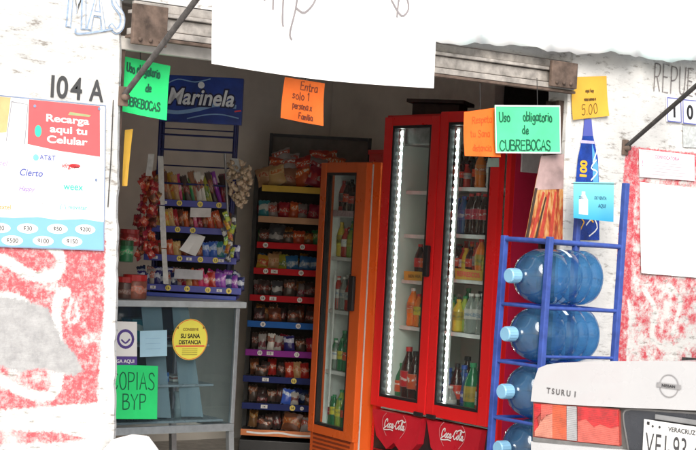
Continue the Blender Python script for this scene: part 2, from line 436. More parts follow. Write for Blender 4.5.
# ================================================================== GROUND
mb = MB()
mb.raw([(-150, -150, -.10), (150, -150, -.10), (150, 150, -.10), (-150, 150, -.10)], [(0, 1, 2, 3)])
tag(mb.build('road', mat('worn_concrete_road', (.58, .57, .55), .9, var=.25, scale=3, bmp=.4)), kind='structure')
CONC = mat('grey_concrete', (.60, .59, .57), .9, var=.2, scale=4, bmp=.4)
mb = MB(); mb.box(-6, 5.10, -.2, 12, 5.64, 0, 0, .01); tag(mb.build('pavement', CONC), kind='structure')
mb = MB(); mb.box(-150, -8.0, -.2, 150, -4.5, 0, 0, .01); tag(mb.build('far_pavement', CONC), kind='structure')

# ================================================================== SHOP BUILDING
shop = thing('shop_building', 'white plastered shop front with a wide roll-up doorway', 'building', (0, 0, 0))
FY = 5.5
mb = MB()
rw = random.Random(3)
zs = [0 + 3.6 * i / 90 for i in range(91)]
def ledge(z):
    return 3.095 - (z - .5) * .044 + rw.uniform(-.004, .004)
pe = [(ledge(z) if z <= 2.315 else 3.015, z) for z in zs]
vs = []; fs = []
for x, z in pe: vs += [(-5, FY, z), (x - .02, FY, z), (x, FY + .02, z), (x, FY + .14, z), (-5, FY + .14, z)]
for i in range(90):
    a = i * 5; b = a + 5
    for k in range(4): fs.append((a + k, a + k + 1, b + k + 1, b + k))
mb.raw(vs, fs, 0)
pe2 = [(5.412 + rw.uniform(-.003, .003), z) for z in zs]
vs = []; fs = []
for x, z in pe2: vs += [(11, FY + .14, z), (x, FY + .14, z), (x, FY + .012, z), (x + .012, FY, z), (11, FY, z)]
for i in range(90):
    a = i * 5; b = a + 5
    for k in range(4): fs.append((a + k, a + k + 1, b + k + 1, b + k))
mb.raw(vs, fs, 0)
mb.box(3.018, FY + .003, 2.325, 5.409, FY + .14, 3.6)
mb.box(-5, FY + .001, 3.603, 11, 9.5, 3.75)
facade = mb.build('facade_wall', PLASTER, shop)
INW = mat('grey_interior_plaster', (.86, .80, .72), .85, var=.2, scale=2, bmp=.2)
mb = MB(); mb.box(1.3, 9.3, 0, 6.95, 9.42, 2.9); mb.build('back_wall', INW, shop)
mb = MB(); mb.box(1.3, 5.65, 0, 1.42, 9.29, 2.9); mb.build('side_wall', INW, shop)
mb = MB(); mb.box(6.80, 5.65, 0, 6.92, 9.29, 2.9); mb.build('side_wall', INW, shop)
mb = MB(); mb.box(6.70, 7.46, 0, 6.79, 8.2, 2.83, 0, .01); mb.build('pale_wall_slab', mat('pale_grey_plaster', (.90, .85, .78), .85, var=.1), shop)  # paler slab added for the brighter patch of side wall
mb = MB(); mb.box(1.43, 5.65, 2.84, 6.79, 9.29, 2.9); mb.build('ceiling', mat('dull_white_ceiling', (.7, .68, .65), .9), shop)
mb = MB(); mb.box(1.43, 5.645, -.1, 6.79, 9.29, .002); mb.build('shop_floor', mat('worn_floor_tiles', (.50, .47, .43), .5, var=.3), shop)
mb = MB(); mb.box(6.76, 5.9, 0, 6.795, 7.44, 2.6); dw = mb.build('dark_doorway', mat('dark_void', (.012, .01, .01), .9), shop)

# faded wall paintings: thin paint skins with signed-distance masks worked out on the wall itself
def seg_d(p, a, b):
    ax, ay = a; bx, by = b; px, py = p
    dx, dy = bx - ax, by - ay; L = dx * dx + dy * dy
    t = 0 if L == 0 else max(0, min(1, ((px - ax) * dx + (py - ay) * dy) / L))
    return math.hypot(px - ax - t * dx, py - ay - t * dy)
def poly_sd(p, P):
    ins = False; d = 9
    for i in range(len(P)):
        a, b = P[i], P[(i + 1) % len(P)]
        d = min(d, seg_d(p, a, b))
        if (a[1] > p[1]) != (b[1] > p[1]) and p[0] < (b[0] - a[0]) * (p[1] - a[1]) / (b[1] - a[1]) + a[0]: ins = not ins
    return d if ins else -d
def W2(u, v): q = onY(u, v, FY); return (q.x, q.z)
def mural(name, x0, z0, x1, z1, step, red_polys, white_strokes, grey_polys, wearf, red, wscale):
    nx = int((x1 - x0) / step); nz = int((z1 - z0) / step)
    vs = []; sd = []; wr = []; gr = []
    RP = [[W2(*q) for q in P] for P in red_polys]; GP = [[W2(*q) for q in P] for P in grey_polys]
    WS = [(smooth_poly([W2(*q) for q in P], 5), w) for P, w in white_strokes]
    for j in range(nz + 1):
        for i in range(nx + 1):
            p = (x0 + (x1 - x0) * i / nx, z0 + (z1 - z0) * j / nz)
            vs.append((p[0], FY - .0012, p[1]))
            s = max(poly_sd(p, P) for P in RP)
            for pl, w in WS:
                s = min(s, min(seg_d(p, pl[k], pl[k + 1]) for k in range(len(pl) - 1)) - w)
            sd.append(max(-.1, min(.1, s))); gr.append(max([poly_sd(p, P) for P in GP] + [-.2])); wr.append(wearf(p))
    fs = []
    for j in range(nz):
        for i in range(nx):
            k = j * (nx + 1) + i; fs.append((k, k + 1, k + nx + 2, k + nx + 1))
    me = bpy.data.meshes.new(name); me.from_pydata(vs, [], fs)
    for nm, arr in (('sdf', sd), ('wear', wr), ('grey', gr)):
        at = me.attributes.new(nm, 'FLOAT', 'POINT'); at.data.foreach_set('value', arr)
    me.materials.append(mural_mat(name, red, wscale))
    o = bpy.data.objects.new(name, me); COL.objects.link(o); o.parent = shop
    return o
lx0 = W2(-30, 250)[0]
mural('painted_mural', lx0 - .5, .35, 3.03, 1.42, .011,
      [[(-200, 225), (105, 225), (105, 252), (104, 300), (97, 402), (80, 404), (-200, 425)], [(-200, 428), (60, 432), (88, 440), (40, 443), (-200, 450)]],
      [([(-10, 256), (8, 262), (28, 274), (50, 277), (60, 268), (58, 252), (40, 240)], .020),
       ([(-10, 370), (10, 385), (30, 394), (48, 396), (57, 385), (60, 360), (56, 330), (58, 300), (66, 292)], .020),
       ([(72, 300), (68, 310), (70, 322), (78, 318), (76, 304)], .007),
       ([(-20, 300), (10, 300), (22, 305)], .030)],
      [[(-200, 285), (0, 296), (25, 300), (48, 308), (62, 340), (74, 352), (84, 372), (70, 376), (40, 368), (20, 372), (0, 366), (-200, 350)]],
      lambda p: .38 + max(0, (.75 - p[1])) * .5 + (0.05 if p[0] < 2.8 else 0), (.42, .07, .085), 9)
rx1 = W2(760, 250)[0]
def wear_r(p):
    dl = p[0] - W2(617, 250)[0]; z = p[1]
    return (.36 if dl < .10 else .50) + (0.02 if z < 1.2 else 0) - (.12 if z > 1.90 else 0)
mural('painted_mural', 5.78, .55, rx1, 2.0, .013,
      [[(626, 146), (760, 160), (760, 372), (700, 366), (616, 364), (617, 250)]],
      [([(644, 290), (655, 310), (652, 335), (668, 350), (690, 338)], .016), ([(668, 285), (680, 300), (676, 320)], .014), ([(628, 300), (632, 330), (640, 345)], .008)],
      [], wear_r, (.46, .03, .05), 17)

def wallmap(x0, z0, dz=0.0):         # lettering laid on the facade; baseline may slope by dz per metre
    return lambda x, y, off: Vector((x0 + x, FY - .002 - off, z0 + y + dz * x))
# house number
q0 = onY(50, 96.5, FY); q1 = onY(109, 101, FY)
mb = MB(); k = (onY(60, 75.5, FY).z - onY(60, 97, FY).z)
mp = wallmap(q0.x, q0.z)
GRI = mat('charcoal_paint', (.05, .052, .055), .7)
x = 0
for ch, sx, gp in (('1', .85, .010), ('0', .86, .010), ('4', .86, .030), ('A', .74, 0)):
    x += printed(mb, ch, x, 0, k, mp, bold=.02, sx=sx) + gp
mb.build('painted_number', GRI, shop)
# painted words left (blue) and right (grey)
q = onY(76, 32, FY); mb = MB(); mp = wallmap(q.x, q.z)
pl, _ = hand('MAS', -.035, .02, .16, .62, .1, 1.7); ribbons(mb, pl, .024, mp); mw_ = MB(); ribbons(mw_, pl, .012, mp, .0045)
ribbons(mb, [smooth_poly([(-.005, .01), (-.002, -.006), (.05, .002), (.12, .020), (.15, .028)], 4)], .007, mp, .005)
mb.build('painted_lettering', mat('faded_blue_paint', (.30, .40, .55), .8, var=.4, scale=60), shop); mw_.build('letter_fill', PLASTER, shop)
GP = mat('faded_grey_paint', (.22, .20, .20), .8, var=.5, scale=60)
q = onY(653, 91, FY); mb = MB(); mp = wallmap(q.x, q.z)
pl, _ = hand('REPUESTOS', .0, 0, .135, .60, .3, .9); ribbons(mb, pl, .0065, mp)
pl, _ = hand('CON', .03, .162, .13, .60, .3, 1.0); ribbons(mb, pl, .0065, mp, .003)
mb.build('painted_lettering', GP, shop)
q = onY(52, 40, FY)
# roller shutter hardware
sh = thing('roller_shutter', 'weathered galvanised roller shutter rolled up over the doorway with rusty end brackets', 'shutter', (0, 0, 0))
mb = MB()
mb.box(3.03, FY - .045, 2.185, 5.40, FY - .005, 2.21, 0, .003); mb.box(3.05, FY - .03, 2.214, 5.40, FY + .0, 2.262, 0, .004)
mb.box(3.03, FY - .05, 2.266, 5.40, FY - .005, 2.28, 0, .003); mb.box(3.05, FY - .02, 2.284, 5.40, FY + .0, 2.318, 0, .004)
mb.build('housing', GALV, sh)
mb = MB(); mb.box(3.02, FY + .02, 2.13, 4.4, FY + .06, 2.182, 0, .004); mb.build('bottom_slat', mat('pale_slat', (.52, .50, .47), .6, .1, var=.2), sh)
mb = MB(); mb.box(3.02, FY - .052, 2.170, 5.40, FY - .012, 2.182, 0, .002); mb.build('rusty_edge', RUST, sh)
for (x0, x1, z0, z1) in ((3.02, 3.17, 2.145, 2.30), (5.22, 5.385, 2.19, 2.31)):
    mb = MB(); mb.box(x0, FY - .075, z0, x1, FY - .055, z1, 0, .004)
    for k in range(3): mb.lathe([(0, .008), (.008, .008), (.008, 0)], 8, M=Matrix.Translation((x0 + .03 + .045 * k, FY - .076, z0 + .02)) @ Matrix.Rotation(PI / 2, 4, 'X'))
    mb.build('end_bracket', RUST, sh)
for x0, x1 in ((3.02, 3.05), (5.375, 5.409)):
    mb = MB(); mb.box(x0, FY + .03, 0, x1, FY + .05, 2.14, 0, .002); mb.box(x0, FY + .10, 0, x1, FY + .12, 2.14, 0, .002); mb.box(x0 + (.026 if x0 > 4 else -.0), FY + .051, 0, x1 - (0 if x0 > 4 else .026), FY + .099, 2.14)
    mb.build('guide_channel', mat('brown_steel', (.07, .045, .035), .6, .2, var=.5, scale=20), sh)

# awning frame
aw = thing('awning_frame', 'bare steel awning frame with slanting arms bolted to the front wall', 'awning', (0, 0, 0))
for x0, m_ in ((3.03, GREYPOLE), (5.80, POLE)):
    mb = MB(); mb.tube([(x0, FY - .005, 1.945), (x0, FY - 1.0, 2.61)], .0115, 10, 0); mb.build('arm', m_, aw)
    mb = MB(); mb.box(x0 - .02, FY - .012, 1.91, x0 + .02, FY - .0025, 1.985, 0, .003); mb.lathe([(0, .03), (.014, .03), (.014, 0)], 10, M=Matrix.Translation((x0, FY - .006, 1.945)) @ Matrix.Rotation(PI / 2, 4, 'X')); mb.build('bracket', RUST, aw)
mb = MB(); mb.tube([(2.5, FY - 1.0, 2.625), (6.4, FY - 1.0, 2.625)], .014, 10); mb.build('front_bar', GREYPOLE, aw)
for x0 in (2.985,):
    mb = MB(); mb.tube([(x0, FY - .012, 1.93), (x0 + .003, FY - .012, 1.7), (x0 + .001, FY - .012, 1.52)], .0022, 6); mb.build('loose_wire', POLE, aw)

# white hand-lettered banner
c = [onY(208, 64, 4.5), onY(430, 88.5, 4.5)]
sh_ = Sheet(c[0], c[1], Vector((c[0].x + .005, 4.5, 2.61)), Vector((c[1].x + .03, 4.5, 2.61)), curl=.02, wob=.006, sag=.012, seed=2)
ban = sign('banner', 'large white paper banner with thin grey hand lettering hanging over the doorway', 'banner', sh_, PAPER, nx=24, ny=14)
mb = MB(); zt = .155
pl = [[(.20, .62), (.19, .5), (.205, .30), (.20, .235)], smooth_poly([(.225, .62), (.23, .40), (.235, .21)], 3), smooth_poly([(.235, .35), (.27, .33), (.275, .19), (.28, .16)], 3),
      smooth_poly([(.335, .62), (.325, .40), (.33, .25), (.31, .145), (.318, .12)], 4), smooth_poly([(.315, .28), (.35, .34), (.40, .31), (.405, .26), (.365, .215), (.33, .225)], 4),
      smooth_poly([(.78, .62), (.775, .40), (.77, .245)], 3), smooth_poly([(.74, .30), (.79, .25), (.82, .28), (.80, .33)], 4), [(.50, .62), (.52, .42)], [(.56, .6), (.60, .44)]]
ribbons(mb, pl, .0075, sh_.p, .002); 
gm = MB()
for k in range(9): ribbons(gm, [[(.42 + .05 * k, .40 + .01 * math.sin(k)), (.45 + .05 * k, .41 + .012 * math.cos(k * 2))], [(.46 + .045 * k, .30), (.48 + .045 * k, .325)]], .006, sh_.p, .001)
for (x_, y_) in ((.78, .08), (.80, .14), (.60, .22)): ribbons(gm, [smooth_poly([(x_, y_), (x_ + .05, y_ + .02), (x_ + .09, y_ - .005)], 3)], .003, sh_.p, .001)
gm.build('ghost_lettering', mat('ghost_marker', (.60, .59, .60), .7), ban)
lettering(ban, mb, mat('grey_marker', (.25, .23, .24), .7))
# blue strip behind the banner, white tarp over the lintel
s2 = Sheet(Vector((2.86, 4.62, 2.20)), Vector((2.96, 4.62, 2.20)), Vector((2.86, 4.62, 2.61)), Vector((2.96, 4.62, 2.61)), curl=.02)
sign('plastic_strip', 'narrow blue plastic strip hanging beside the left edge of the white banner', 'plastic strip', s2, mat('pale_blue_plastic', (.16, .30, .62), .4))
mb = MB(); nx, nz = 80, 10; x0, x1 = 4.45, 7.2; vs = []
rt = random.Random(8)
ph = [rt.uniform(0, 6) for _ in range(6)]
for side in (0, .004):
    for j in range(nz + 1):
        for i in range(nx + 1):
            a = i / nx; b = j / nz; x = x0 + (x1 - x0) * a
            zb = 2.315 + .135 * a + .008 * math.sin(x * 9 + ph[0]) + .005 * math.sin(x * 23 + ph[1]) + .004 * math.sin(x * 51 + ph[2])
            y = FY - .07 - (1 - b) * (.03 + .022 * math.sin(x * 13 + ph[3]) + .01 * math.sin(x * 31 + ph[4])) + side
            vs.append((x, y, zb + (3.0 - zb) * b))
A = (nx + 1) * (nz + 1); fs = []
for j in range(nz):
    for i in range(nx):
        k = j * (nx + 1) + i; fs += [(k, k + 1, k + nx + 2, k + nx + 1), (A + k, A + k + nx + 1, A + k + nx + 2, A + k + 1)]
for i in range(nx): fs.append((i + 1, i, A + i, A + i + 1))
mb.raw(vs, fs, 0, True)
tarp = MB(); 
tw = bpy.data.materials.new('white_tarp'); tw.use_nodes = True; nt = tw.node_tree; b_ = nt.nodes['Principled BSDF']
nt.links.new(ramp(nt, noise(nt, 3.2, 2), [(.42, (.86, .87, .87)), (.60, (.70, .86, .86))]), b_.inputs['Base Color']); b_.inputs['Roughness'].default_value = .5
tag(mb.build('tarpaulin', tw), 'white tarpaulin with a wavy lower edge draped over the wall above the doorway', 'tarpaulin')

# ================================================================== WALL SIGNS LEFT
SKY_B = mat('print_sky_blue', (.20, .43, .55), .4, var=.03); COR = mat('print_coral_red', (.62, .11, .12), .4, var=.05)
VINYL = mat('white_vinyl', (.80, .82, .82), .35, var=.03); NAVYI = mat('print_navy', (.08, .10, .38), .5, var=.02)
TEALI = mat('print_teal', (.05, .55, .40), .5, var=.02); REDI = mat('print_red', (.75, .05, .06), .5, var=.02); ORI = mat('print_orange', (.9, .30, .06), .5, var=.02)
PINKI = mat('print_pink', (.75, .15, .30), .5, var=.02); BLUEI = mat('print_blue', (.10, .35, .72), .5, var=.02); GRAYI = mat('print_grey', (.3, .3, .33), .5, var=.02); YELI = mat('print_yellow', (.85, .62, .04), .5, var=.02)
Y0 = FY - .008
a = W2(-45, 230); b = W2(103, 250); t = W2(103, 106)
xl = W2(-45, 240)[0]; xr = b[0]; zb = b[1] - .003; zt_ = t[1] + .003
S = Sheet((xl, Y0, zb), (xr, Y0, zb), (xl, Y0, zt_), (xr - .025, Y0, zt_), seed=1)
rs = sign('recharge_sign', 'white and red phone top-up sign with blue price bubbles below the house number', 'sign', S, VINYL)
def SX(u): return (onY(u, 170, FY).x - xl) * S.W / (S.c[1] - S.c[0]).length
def SZ(v, u=50): return onY(u, v, FY).z - zb
# coloured fields
mb = MB()
S.patch(mb, [(0, .004), (S.W, .004), (S.W, SZ(222, 100)), (SX(85), SZ(219, 85)), (SX(60), SZ(220, 60)), (SX(40), SZ(217, 40)), (SX(15), SZ(218, 15)), (0, SZ(216, 0))], .0006)
mb.build('blue_field', SKY_B, rs)
mb = MB(); S.patch(mb, [(SX(27), S.H - .006), (SX(101), S.H - .006), (SX(102), SZ(157, 102)), (SX(60), SZ(151, 60)), (SX(27), SZ(144, 27))], .0006)
mb.build('red_field', COR, rs)
mb = MB(); S.patch(mb, [(0, S.H - .006), (SX(8), S.H - .006), (SX(5), SZ(132, 5)), (0, SZ(140, 0))], .0006); mb.build('orange_field', mat('print_peach', (.9, .42, .2), .5), rs)
mb = MB(); S.patch(mb, [(SX(10), SZ(103, 15)), (SX(25), SZ(105, 22)), (SX(23), SZ(143, 22)), (SX(5), SZ(141, 10))], .0009)
ph_ = mb.build('phone_picture', WHITEP, rs)
mb = MB()
for pl in ([(SX(9), SZ(102, 15)), (SX(26), SZ(104, 22)), (SX(24), SZ(144, 22))], [(SX(9), SZ(102, 12)), (SX(5), SZ(141, 10))]): ribbons(mb, [pl], .004, S.p, .0013)
mb.build('phone_outline', GRAYI, rs)
mb = MB(); S.patch(mb, ELL(SX(37.5), SZ(131, 37), .014, .022), .0012); mb.build('green_logo', TEALI, rs)
mb = MB(); S.patch(mb, [(SX(70), SZ(113, 80)), (SX(92), SZ(115, 88)), (SX(90), SZ(117, 88)), (SX(68), SZ(116, 80))], .0012)
mb.build('green_leaf', mat('print_olive', (.35, .4, .2), .5), rs)
mb = MB()
for s_, uu, vv in (('Recarga', 68, 123.5), ('aqui tu', 69, 134), ('Celular', 68, 144.5)):
    printed(mb, s_, SX(uu), SZ(vv - .5, uu), .026, S.p, .0014, bold=.025, sx=1.55, align='CENTER')
mb.build('lettering', WHITEP, rs)
def logo(txt, u, v, h, m, **kw):
    mb = MB(); printed(mb, txt, SX(u), SZ(v, u), h * 1.3, S.p, .0012, align='CENTER', **kw); mb.build('logo', m, rs)
logo('AT&T', 48, 160, .014, NAVYI, bold=.01); logo('Cierto', 32, 176, .019, NAVYI, bold=.015, shear=.2); logo('virgin', 70, 168, .014, REDI, bold=.02, shear=.3)
logo('Happy', 28, 191, .013, mat('print_violet', (.32, .2, .55), .5), shear=.3, bold=.012); logo('weex', 75, 190, .020, TEALI, bold=.015); logo('mextel', 4, 209, .013, ORI, bold=.01)
logo('UNEFON', 38, 204, .007, GRAYI); logo('movil', 38, 210, .006, GRAYI); logo('movistar', 80, 209.5, .012, TEALI, bold=.01); logo('oxxocel', -5, 165, .016, mat('print_violet', (.32, .2, .55), .5), shear=.2)
mb = MB(); S.patch(mb, ELL(SX(36), SZ(157.5, 36), .012, .012), .0012); ribbons(mb, [[(SX(62), SZ(209, 62)), (SX(63.5), SZ(204, 63)), (SX(65), SZ(208, 65)), (SX(66.5), SZ(204, 66)), (SX(68), SZ(209, 68))]], .004, S.p, .0014); mb.build('logo', mat('print_aqua', (.2, .6, .62), .5), rs)
mb = MB(); S.patch(mb, ELL(SX(76), SZ(166, 76), .024, .008), .0012); mb.build('logo', REDI, rs)
mb = MB(); printed(mb, 'mobile', SX(77), SZ(168, 77), .007, S.p, .0016, align='CENTER', bold=.02); mb.build('logo', INK, rs)
for s_, u, v in (('$20', 2, 228), ('$30', 30, 228.5), ('$50', 60, 229), ('$200', 88, 229.5), ('$500', 15, 240.5), ('$100', 46, 241), ('$150', 75, 241.5)):
    mb = MB(); S.patch(mb, ELL(SX(u), SZ(v, u), .042, .0185), .0010); bb = mb.build('price_bubble', WHITEP, rs)
    mb = MB(); printed(mb, s_, SX(u), SZ(v, u) - .0075, .016, S.p, .0016, align='CENTER', bold=.012); mb.build('lettering', INK, bb)
mb = MB(); e = .002
for p in ([(e, e), (S.W - e, e), (S.W - e, S.H - e), (e, S.H - e)],): ribbons(mb, [[p[0], p[1]], [p[1], p[2]], [p[2], p[3]]], .004, S.p, .0018)
for u, v in ((33, 106), (100, 109), (98, 180)):
    S.patch(mb, ELL(SX(u), SZ(v, u), .006, .006, 10), .003)
mb.build('frame', mat('dull_blue_frame', (.22, .28, .42), .5), rs)

# ================================================================== HANGING CARDS
def card(name, label, tl, tr, br, bl, Y, m, lines, ink=INK, pen=.005, string=None, curl=.01, group=None, wob=.003, seed=0, yoff=None, border=None):
    s = Sheet(onY(*bl, Y), onY(*br, Y), onY(*tl, Y), onY(*tr, Y), curl=curl, wob=wob, seed=seed)
    o = sign(name, label, 'sign', s, m, group)
    mb = MB()
    for txt, fx, fy, h, cond, gp in lines:
        w = hand_w(txt, h * s.H, cond, gp)
        pl, _ = hand(txt, fx * s.W - w / 2, fy * s.H, h * s.H, cond, .42, gp)
        ribbons(mb, pl, pen, s.p, .0014)
    lettering(o, mb, ink)
    if border:
        mb = MB(); e = .003
        ribbons(mb, [[(e, e), (s.W - e, e)], [(s.W - e, e), (s.W - e, s.H - e)], [(s.W - e, s.H - e), (e, s.H - e)], [(e, s.H - e), (e, e)]], .006, s.p, .001); mb.build('border', border, o)
    if string:
        mb = MB()
        for u, v0, v1 in string: mb.tube([onY(u, v0, Y + .002), onY(u + .5, v1, Y + .002)], .0018, 5)
        mb.build('string', mat('dark_string', (.03, .03, .03), .8), o)
    return o, s
GREEN_LET = mat('dark_green_marker', (.005, .10, .05), .6)
card('card_sign', 'bright green handwritten face-mask card behind the left awning arm', (118, 55), (170.5, 66), (165, 120.5), (114, 110), 5.60, PGREEN2,
     [('Uso obligatorio', .50, .74, .155, .62, .6), ('de', .62, .45, .14, .8, .8), ('CUBREBOCAS', .50, .13, .155, .74, .6)], GREEN_LET, .0062, string=[(140, 45, 61)], seed=1)
card('card_sign', 'orange handwritten card hanging alone at the middle of the doorway', (285, 77), (325, 83.5), (320.5, 126), (278, 118), 5.57, PORANGE,
     [('Entra', .62, .76, .19, .95, .6), ('solo 1', .45, .52, .18, 1.0, .8), ('persona x', .50, .30, .155, .80, .6), ('Familia', .60, .07, .14, .9, .5)], mat('brown_marker', (.16, .03, .01), .6), .0042, string=[(305, 58, 80)], curl=.02, seed=3)
card('card_sign', 'orange handwritten card partly behind the light green card with white border', (464, 112), (500, 107), (499, 157), (463, 156), 5.43, PORANGE,
     [('Respeta', .50, .72, .15, .95, .6), ('tu Sana', .45, .42, .15, .95, .7), ('distancia', .50, .12, .14, .9, .6)], mat('dull_red_marker', (.55, .08, .01), .6), .0034, string=[(480, 84, 110)], curl=.01, seed=4)
card('card_sign', 'light green handwritten face-mask card with white border hung at the right of the doorway', (494.5, 105), (560, 105.5), (560, 153.5), (495, 153), 5.405, PGREEN,
     [('Uso', .15, .66, .19, .95, .6), ('obligatorio', .65, .67, .19, .86, .6), ('de', .46, .40, .17, 1.0, .9), ('CUBREBOCAS', .46, .06, .21, 1.02, .5)], GREEN_LET, .0066, string=[(537, 78, 106)], curl=.006, seed=5, border=PAPER)
# yellow price card + bottle cut-out on the right pier
o, s = card('price_card', 'mustard yellow price card reading 5.00 taped above a bottle cut-out', (572, 77), (606.5, 76), (607.5, 116), (571, 120), FY - .008, PYELLOW,
     [('aqui hay', .50, .62, .08, .9, .8), ('vasos nuevos a', .5, .42, .08, .7, .6), ('5.00', .50, .10, .24, .95, .9)], mat('brown_ink', (.10, .05, .01), .6), .0035, curl=.012, seed=2)
# bottle cut-out
def PZ(u, v): q = onY(u, v, FY); return (q.x, q.z)
mb = MB(); out = [(583.5, 119), (590.5, 119), (592, 135), (597, 158), (598, 180), (598.5, 240), (576, 240), (575, 180), (577, 158), (582, 135)]
Sb = Sheet((5.3, FY - .006, 1), (6.3, FY - .006, 1), (5.3, FY - .006, 2), (6.3, FY - .006, 2))
def bp(u, v): x, z = PZ(u, v); return (x - 5.3, z - 1)
Sb.patch(mb, [bp(*q) for q in out], 0)
bc = tag(mb.build('bottle_cutout', mat('gloss_deep_blue', (.012, .05, .32), .25, var=.5, scale=12)), 'dark blue sports drink bottle cut-out with orange figures stuck on the right pier', 'poster')
mb = MB(); Sb.patch(mb, [bp(583.5, 119), bp(590.5, 119), bp(592, 136), bp(582, 136)], .0008); mb.build('neck', NAVYI, bc)
mb = MB(); Sb.patch(mb, [bp(580, 140), bp(593, 141), bp(593.5, 144), bp(579.5, 143)], .0010); mb.build('neck_band', mat('print_lilac', (.5, .45, .75), .5), bc)
mb = MB(); c0 = bp(585, 177)
def rotmap(x, y, off): return Sb.p(c0[0] - y, c0[1] + x, off)
printed(mb, '100', 0, -.0, .042, rotmap, .0016, bold=.05, sx=.95); 
ribbons(mb, [[bp(578, 215), bp(583, 222), bp(579, 230)], [bp(584, 212), bp(592, 222)]], .008, Sb.p, .002); mb.build('lettering', mat('print_amber', (.95, .45, .03), .4), bc)
mb = MB(); ribbons(mb, [smooth_poly([bp(595, 160), bp(590, 168), bp(596, 172), bp(590, 180)]), [bp(596, 150), bp(592, 162)], smooth_poly([bp(585, 225), bp(592, 218), bp(596, 228), bp(588, 236)])], .007, Sb.p, .0022); mb.build('swirl', WHITEP, bc)
mb = MB(); Sb.patch(mb, [bp(591, 143), bp(597, 165), bp(597.5, 182), bp(592, 182)], .0008); mb.build('side_stripe', BLUEI, bc)

# right wall papers
PINKH = mat('pale_pink_paper', (.80, .62, .66), .7, var=.04)
o, s = card('notice', 'small white printed notice with pink heading on the red painted band', (639, 149), (694.5, 155), (694, 181), (639, 177), FY - .006, PAPER, [], curl=.004)
mb = MB(); printed(mb, 'CONVOCATORIA', s.W * .5, s.H * .72, .017, s.p, .0012, bold=.02, sx=.9, align='CENTER'); printed(mb, '!', .02, s.H * .4, .03, s.p, .0012)
mb.build('heading', PINKI, o)
mb = MB()
for k in range(5): ribbons(mb, [[(s.W * (.2 + .02 * (k % 2)), s.H * (.58 - .11 * k)), (s.W * (.86 - .05 * (k % 3)), s.H * (.58 - .11 * k))]], .0025, s.p, .001)
mb.build('small_print', mat('print_mauve', (.5, .42, .5), .6), o)
mb = MB(); ribbons(mb, [[(.003, .003), (s.W - .003, .003)], [(s.W - .003, .003), (s.W - .003, s.H - .003)], [(s.W - .003, s.H - .003), (.003, s.H - .003)], [(.003, s.H - .003), (.003, .003)]], .005, s.p, .0016); mb.build('border', PINKH, o)
o, s = card('poster', 'large blank sun-bleached white poster on the peeling red wall painting', (640, 182), (712, 190), (712, 279), (640, 273), FY - .0065, PAPER, [], curl=.01, wob=.002)
mb = MB(); rr = random.Random(4)
for k in range(9):
    y = s.H * (.9 - .09 * k)
    ribbons(mb, [[(s.W * .15, y), (s.W * rr.uniform(.4, .85), y)]], .002, s.p, .001)
mb.build('faded_print', mat('ghost_print', (.70, .68, .74), .7), o)
for ch, tl, tr, br, bl in (('1', (667, 97), (681, 98.5), (681.5, 123), (667.5, 121.5)), ('0', (682.5, 99), (697, 100.5), (697, 125), (683, 123.5))):
    s = Sheet(onY(*bl, FY - .012), onY(*br, FY - .012), onY(*tl, FY - .012), onY(*tr, FY - .012)); mb = MB(); s.mesh(mb, 2, 2, .009)
    o = tag(mb.build('number_tile', mat('glazed_tile', (.72, .72, .78), .25)), 'square glazed house number tile with a black figure ' + {'1': 'one', '0': 'zero'}[ch], 'tile', 'house number tiles on the right wall')
    mb = MB(); printed(mb, ch, s.W / 2, s.H * .22, s.H * .55, s.p, .001, bold=.03, align='CENTER'); mb.build('lettering', INK, o)
    mb = MB(); e = .003; ribbons(mb, [[(e, e), (s.W - e, e)], [(s.W - e, e), (s.W - e, s.H - e)], [(s.W - e, s.H - e), (e, s.H - e)], [(e, s.H - e), (e, e)]], .005, s.p, .0006); mb.build('border', NAVYI, o)
o, s = card('notice', 'small grey faded slip below the number tiles', (683, 126), (700, 128), (700, 148), (683, 147), FY - .006, mat('grey_slip', (.50, .53, .53), .7, var=.3, scale=60), [], curl=.003)
o, s = card('notice', 'thin dark metal meter lid at the foot of the red wall painting', (682, 357), (720, 360), (720, 364), (682, 361), FY - .02, POLE, [], curl=0)
# yellow strip just inside the left jamb
s = Sheet(onY(121, 186, 5.66), onY(126, 186, 5.66), onY(125, 130, 5.66), onY(133, 129, 5.66), curl=.01)
sign('tape_strip', 'yellow plastic strip dangling inside the left door jamb', 'tape', s, PYELLOW)
# ================================================================== PRODUCTS
def bottle_parts(mbody, mcap, mlab, h, r, kind='soda'):
    P = {'soda': [(0, 0), (.8, 0), (.95, .03), (1, .08), (.93, .22), (.97, .34), (1, .45), (1, .60), (.85, .72), (.5, .84), (.36, .90), (.36, .95)],
         'squat': [(0, 0), (.9, 0), (1, .03), (1, .62), (.88, .72), (.5, .86), (.42, .9), (.42, .95)],
         'can': [(0, 0), (.8, 0), (1, .06), (1, .92), (.85, .985)]}[kind]
    b = MB(); b.lathe([(q * r, z * h) for q, z in P] + ([(0, .985 * h)] if kind == 'can' else []), 12)
    c = MB(); cr = .42 * r if kind != 'can' else .84 * r
    z0, z1 = (.93, 1.0) if kind != 'can' else (.975, 1.0)
    c.lathe([(cr, z0 * h), (cr, z1 * h), (0, z1 * h)], 10, smooth=False)
    l = MB(); l.lathe([(r * 1.02, .36 * h), (r * 1.03, .38 * h), (r * 1.03, .60 * h), (r * 1.02, .62 * h)], 12)
    return b, c, l
BPROTO = {}
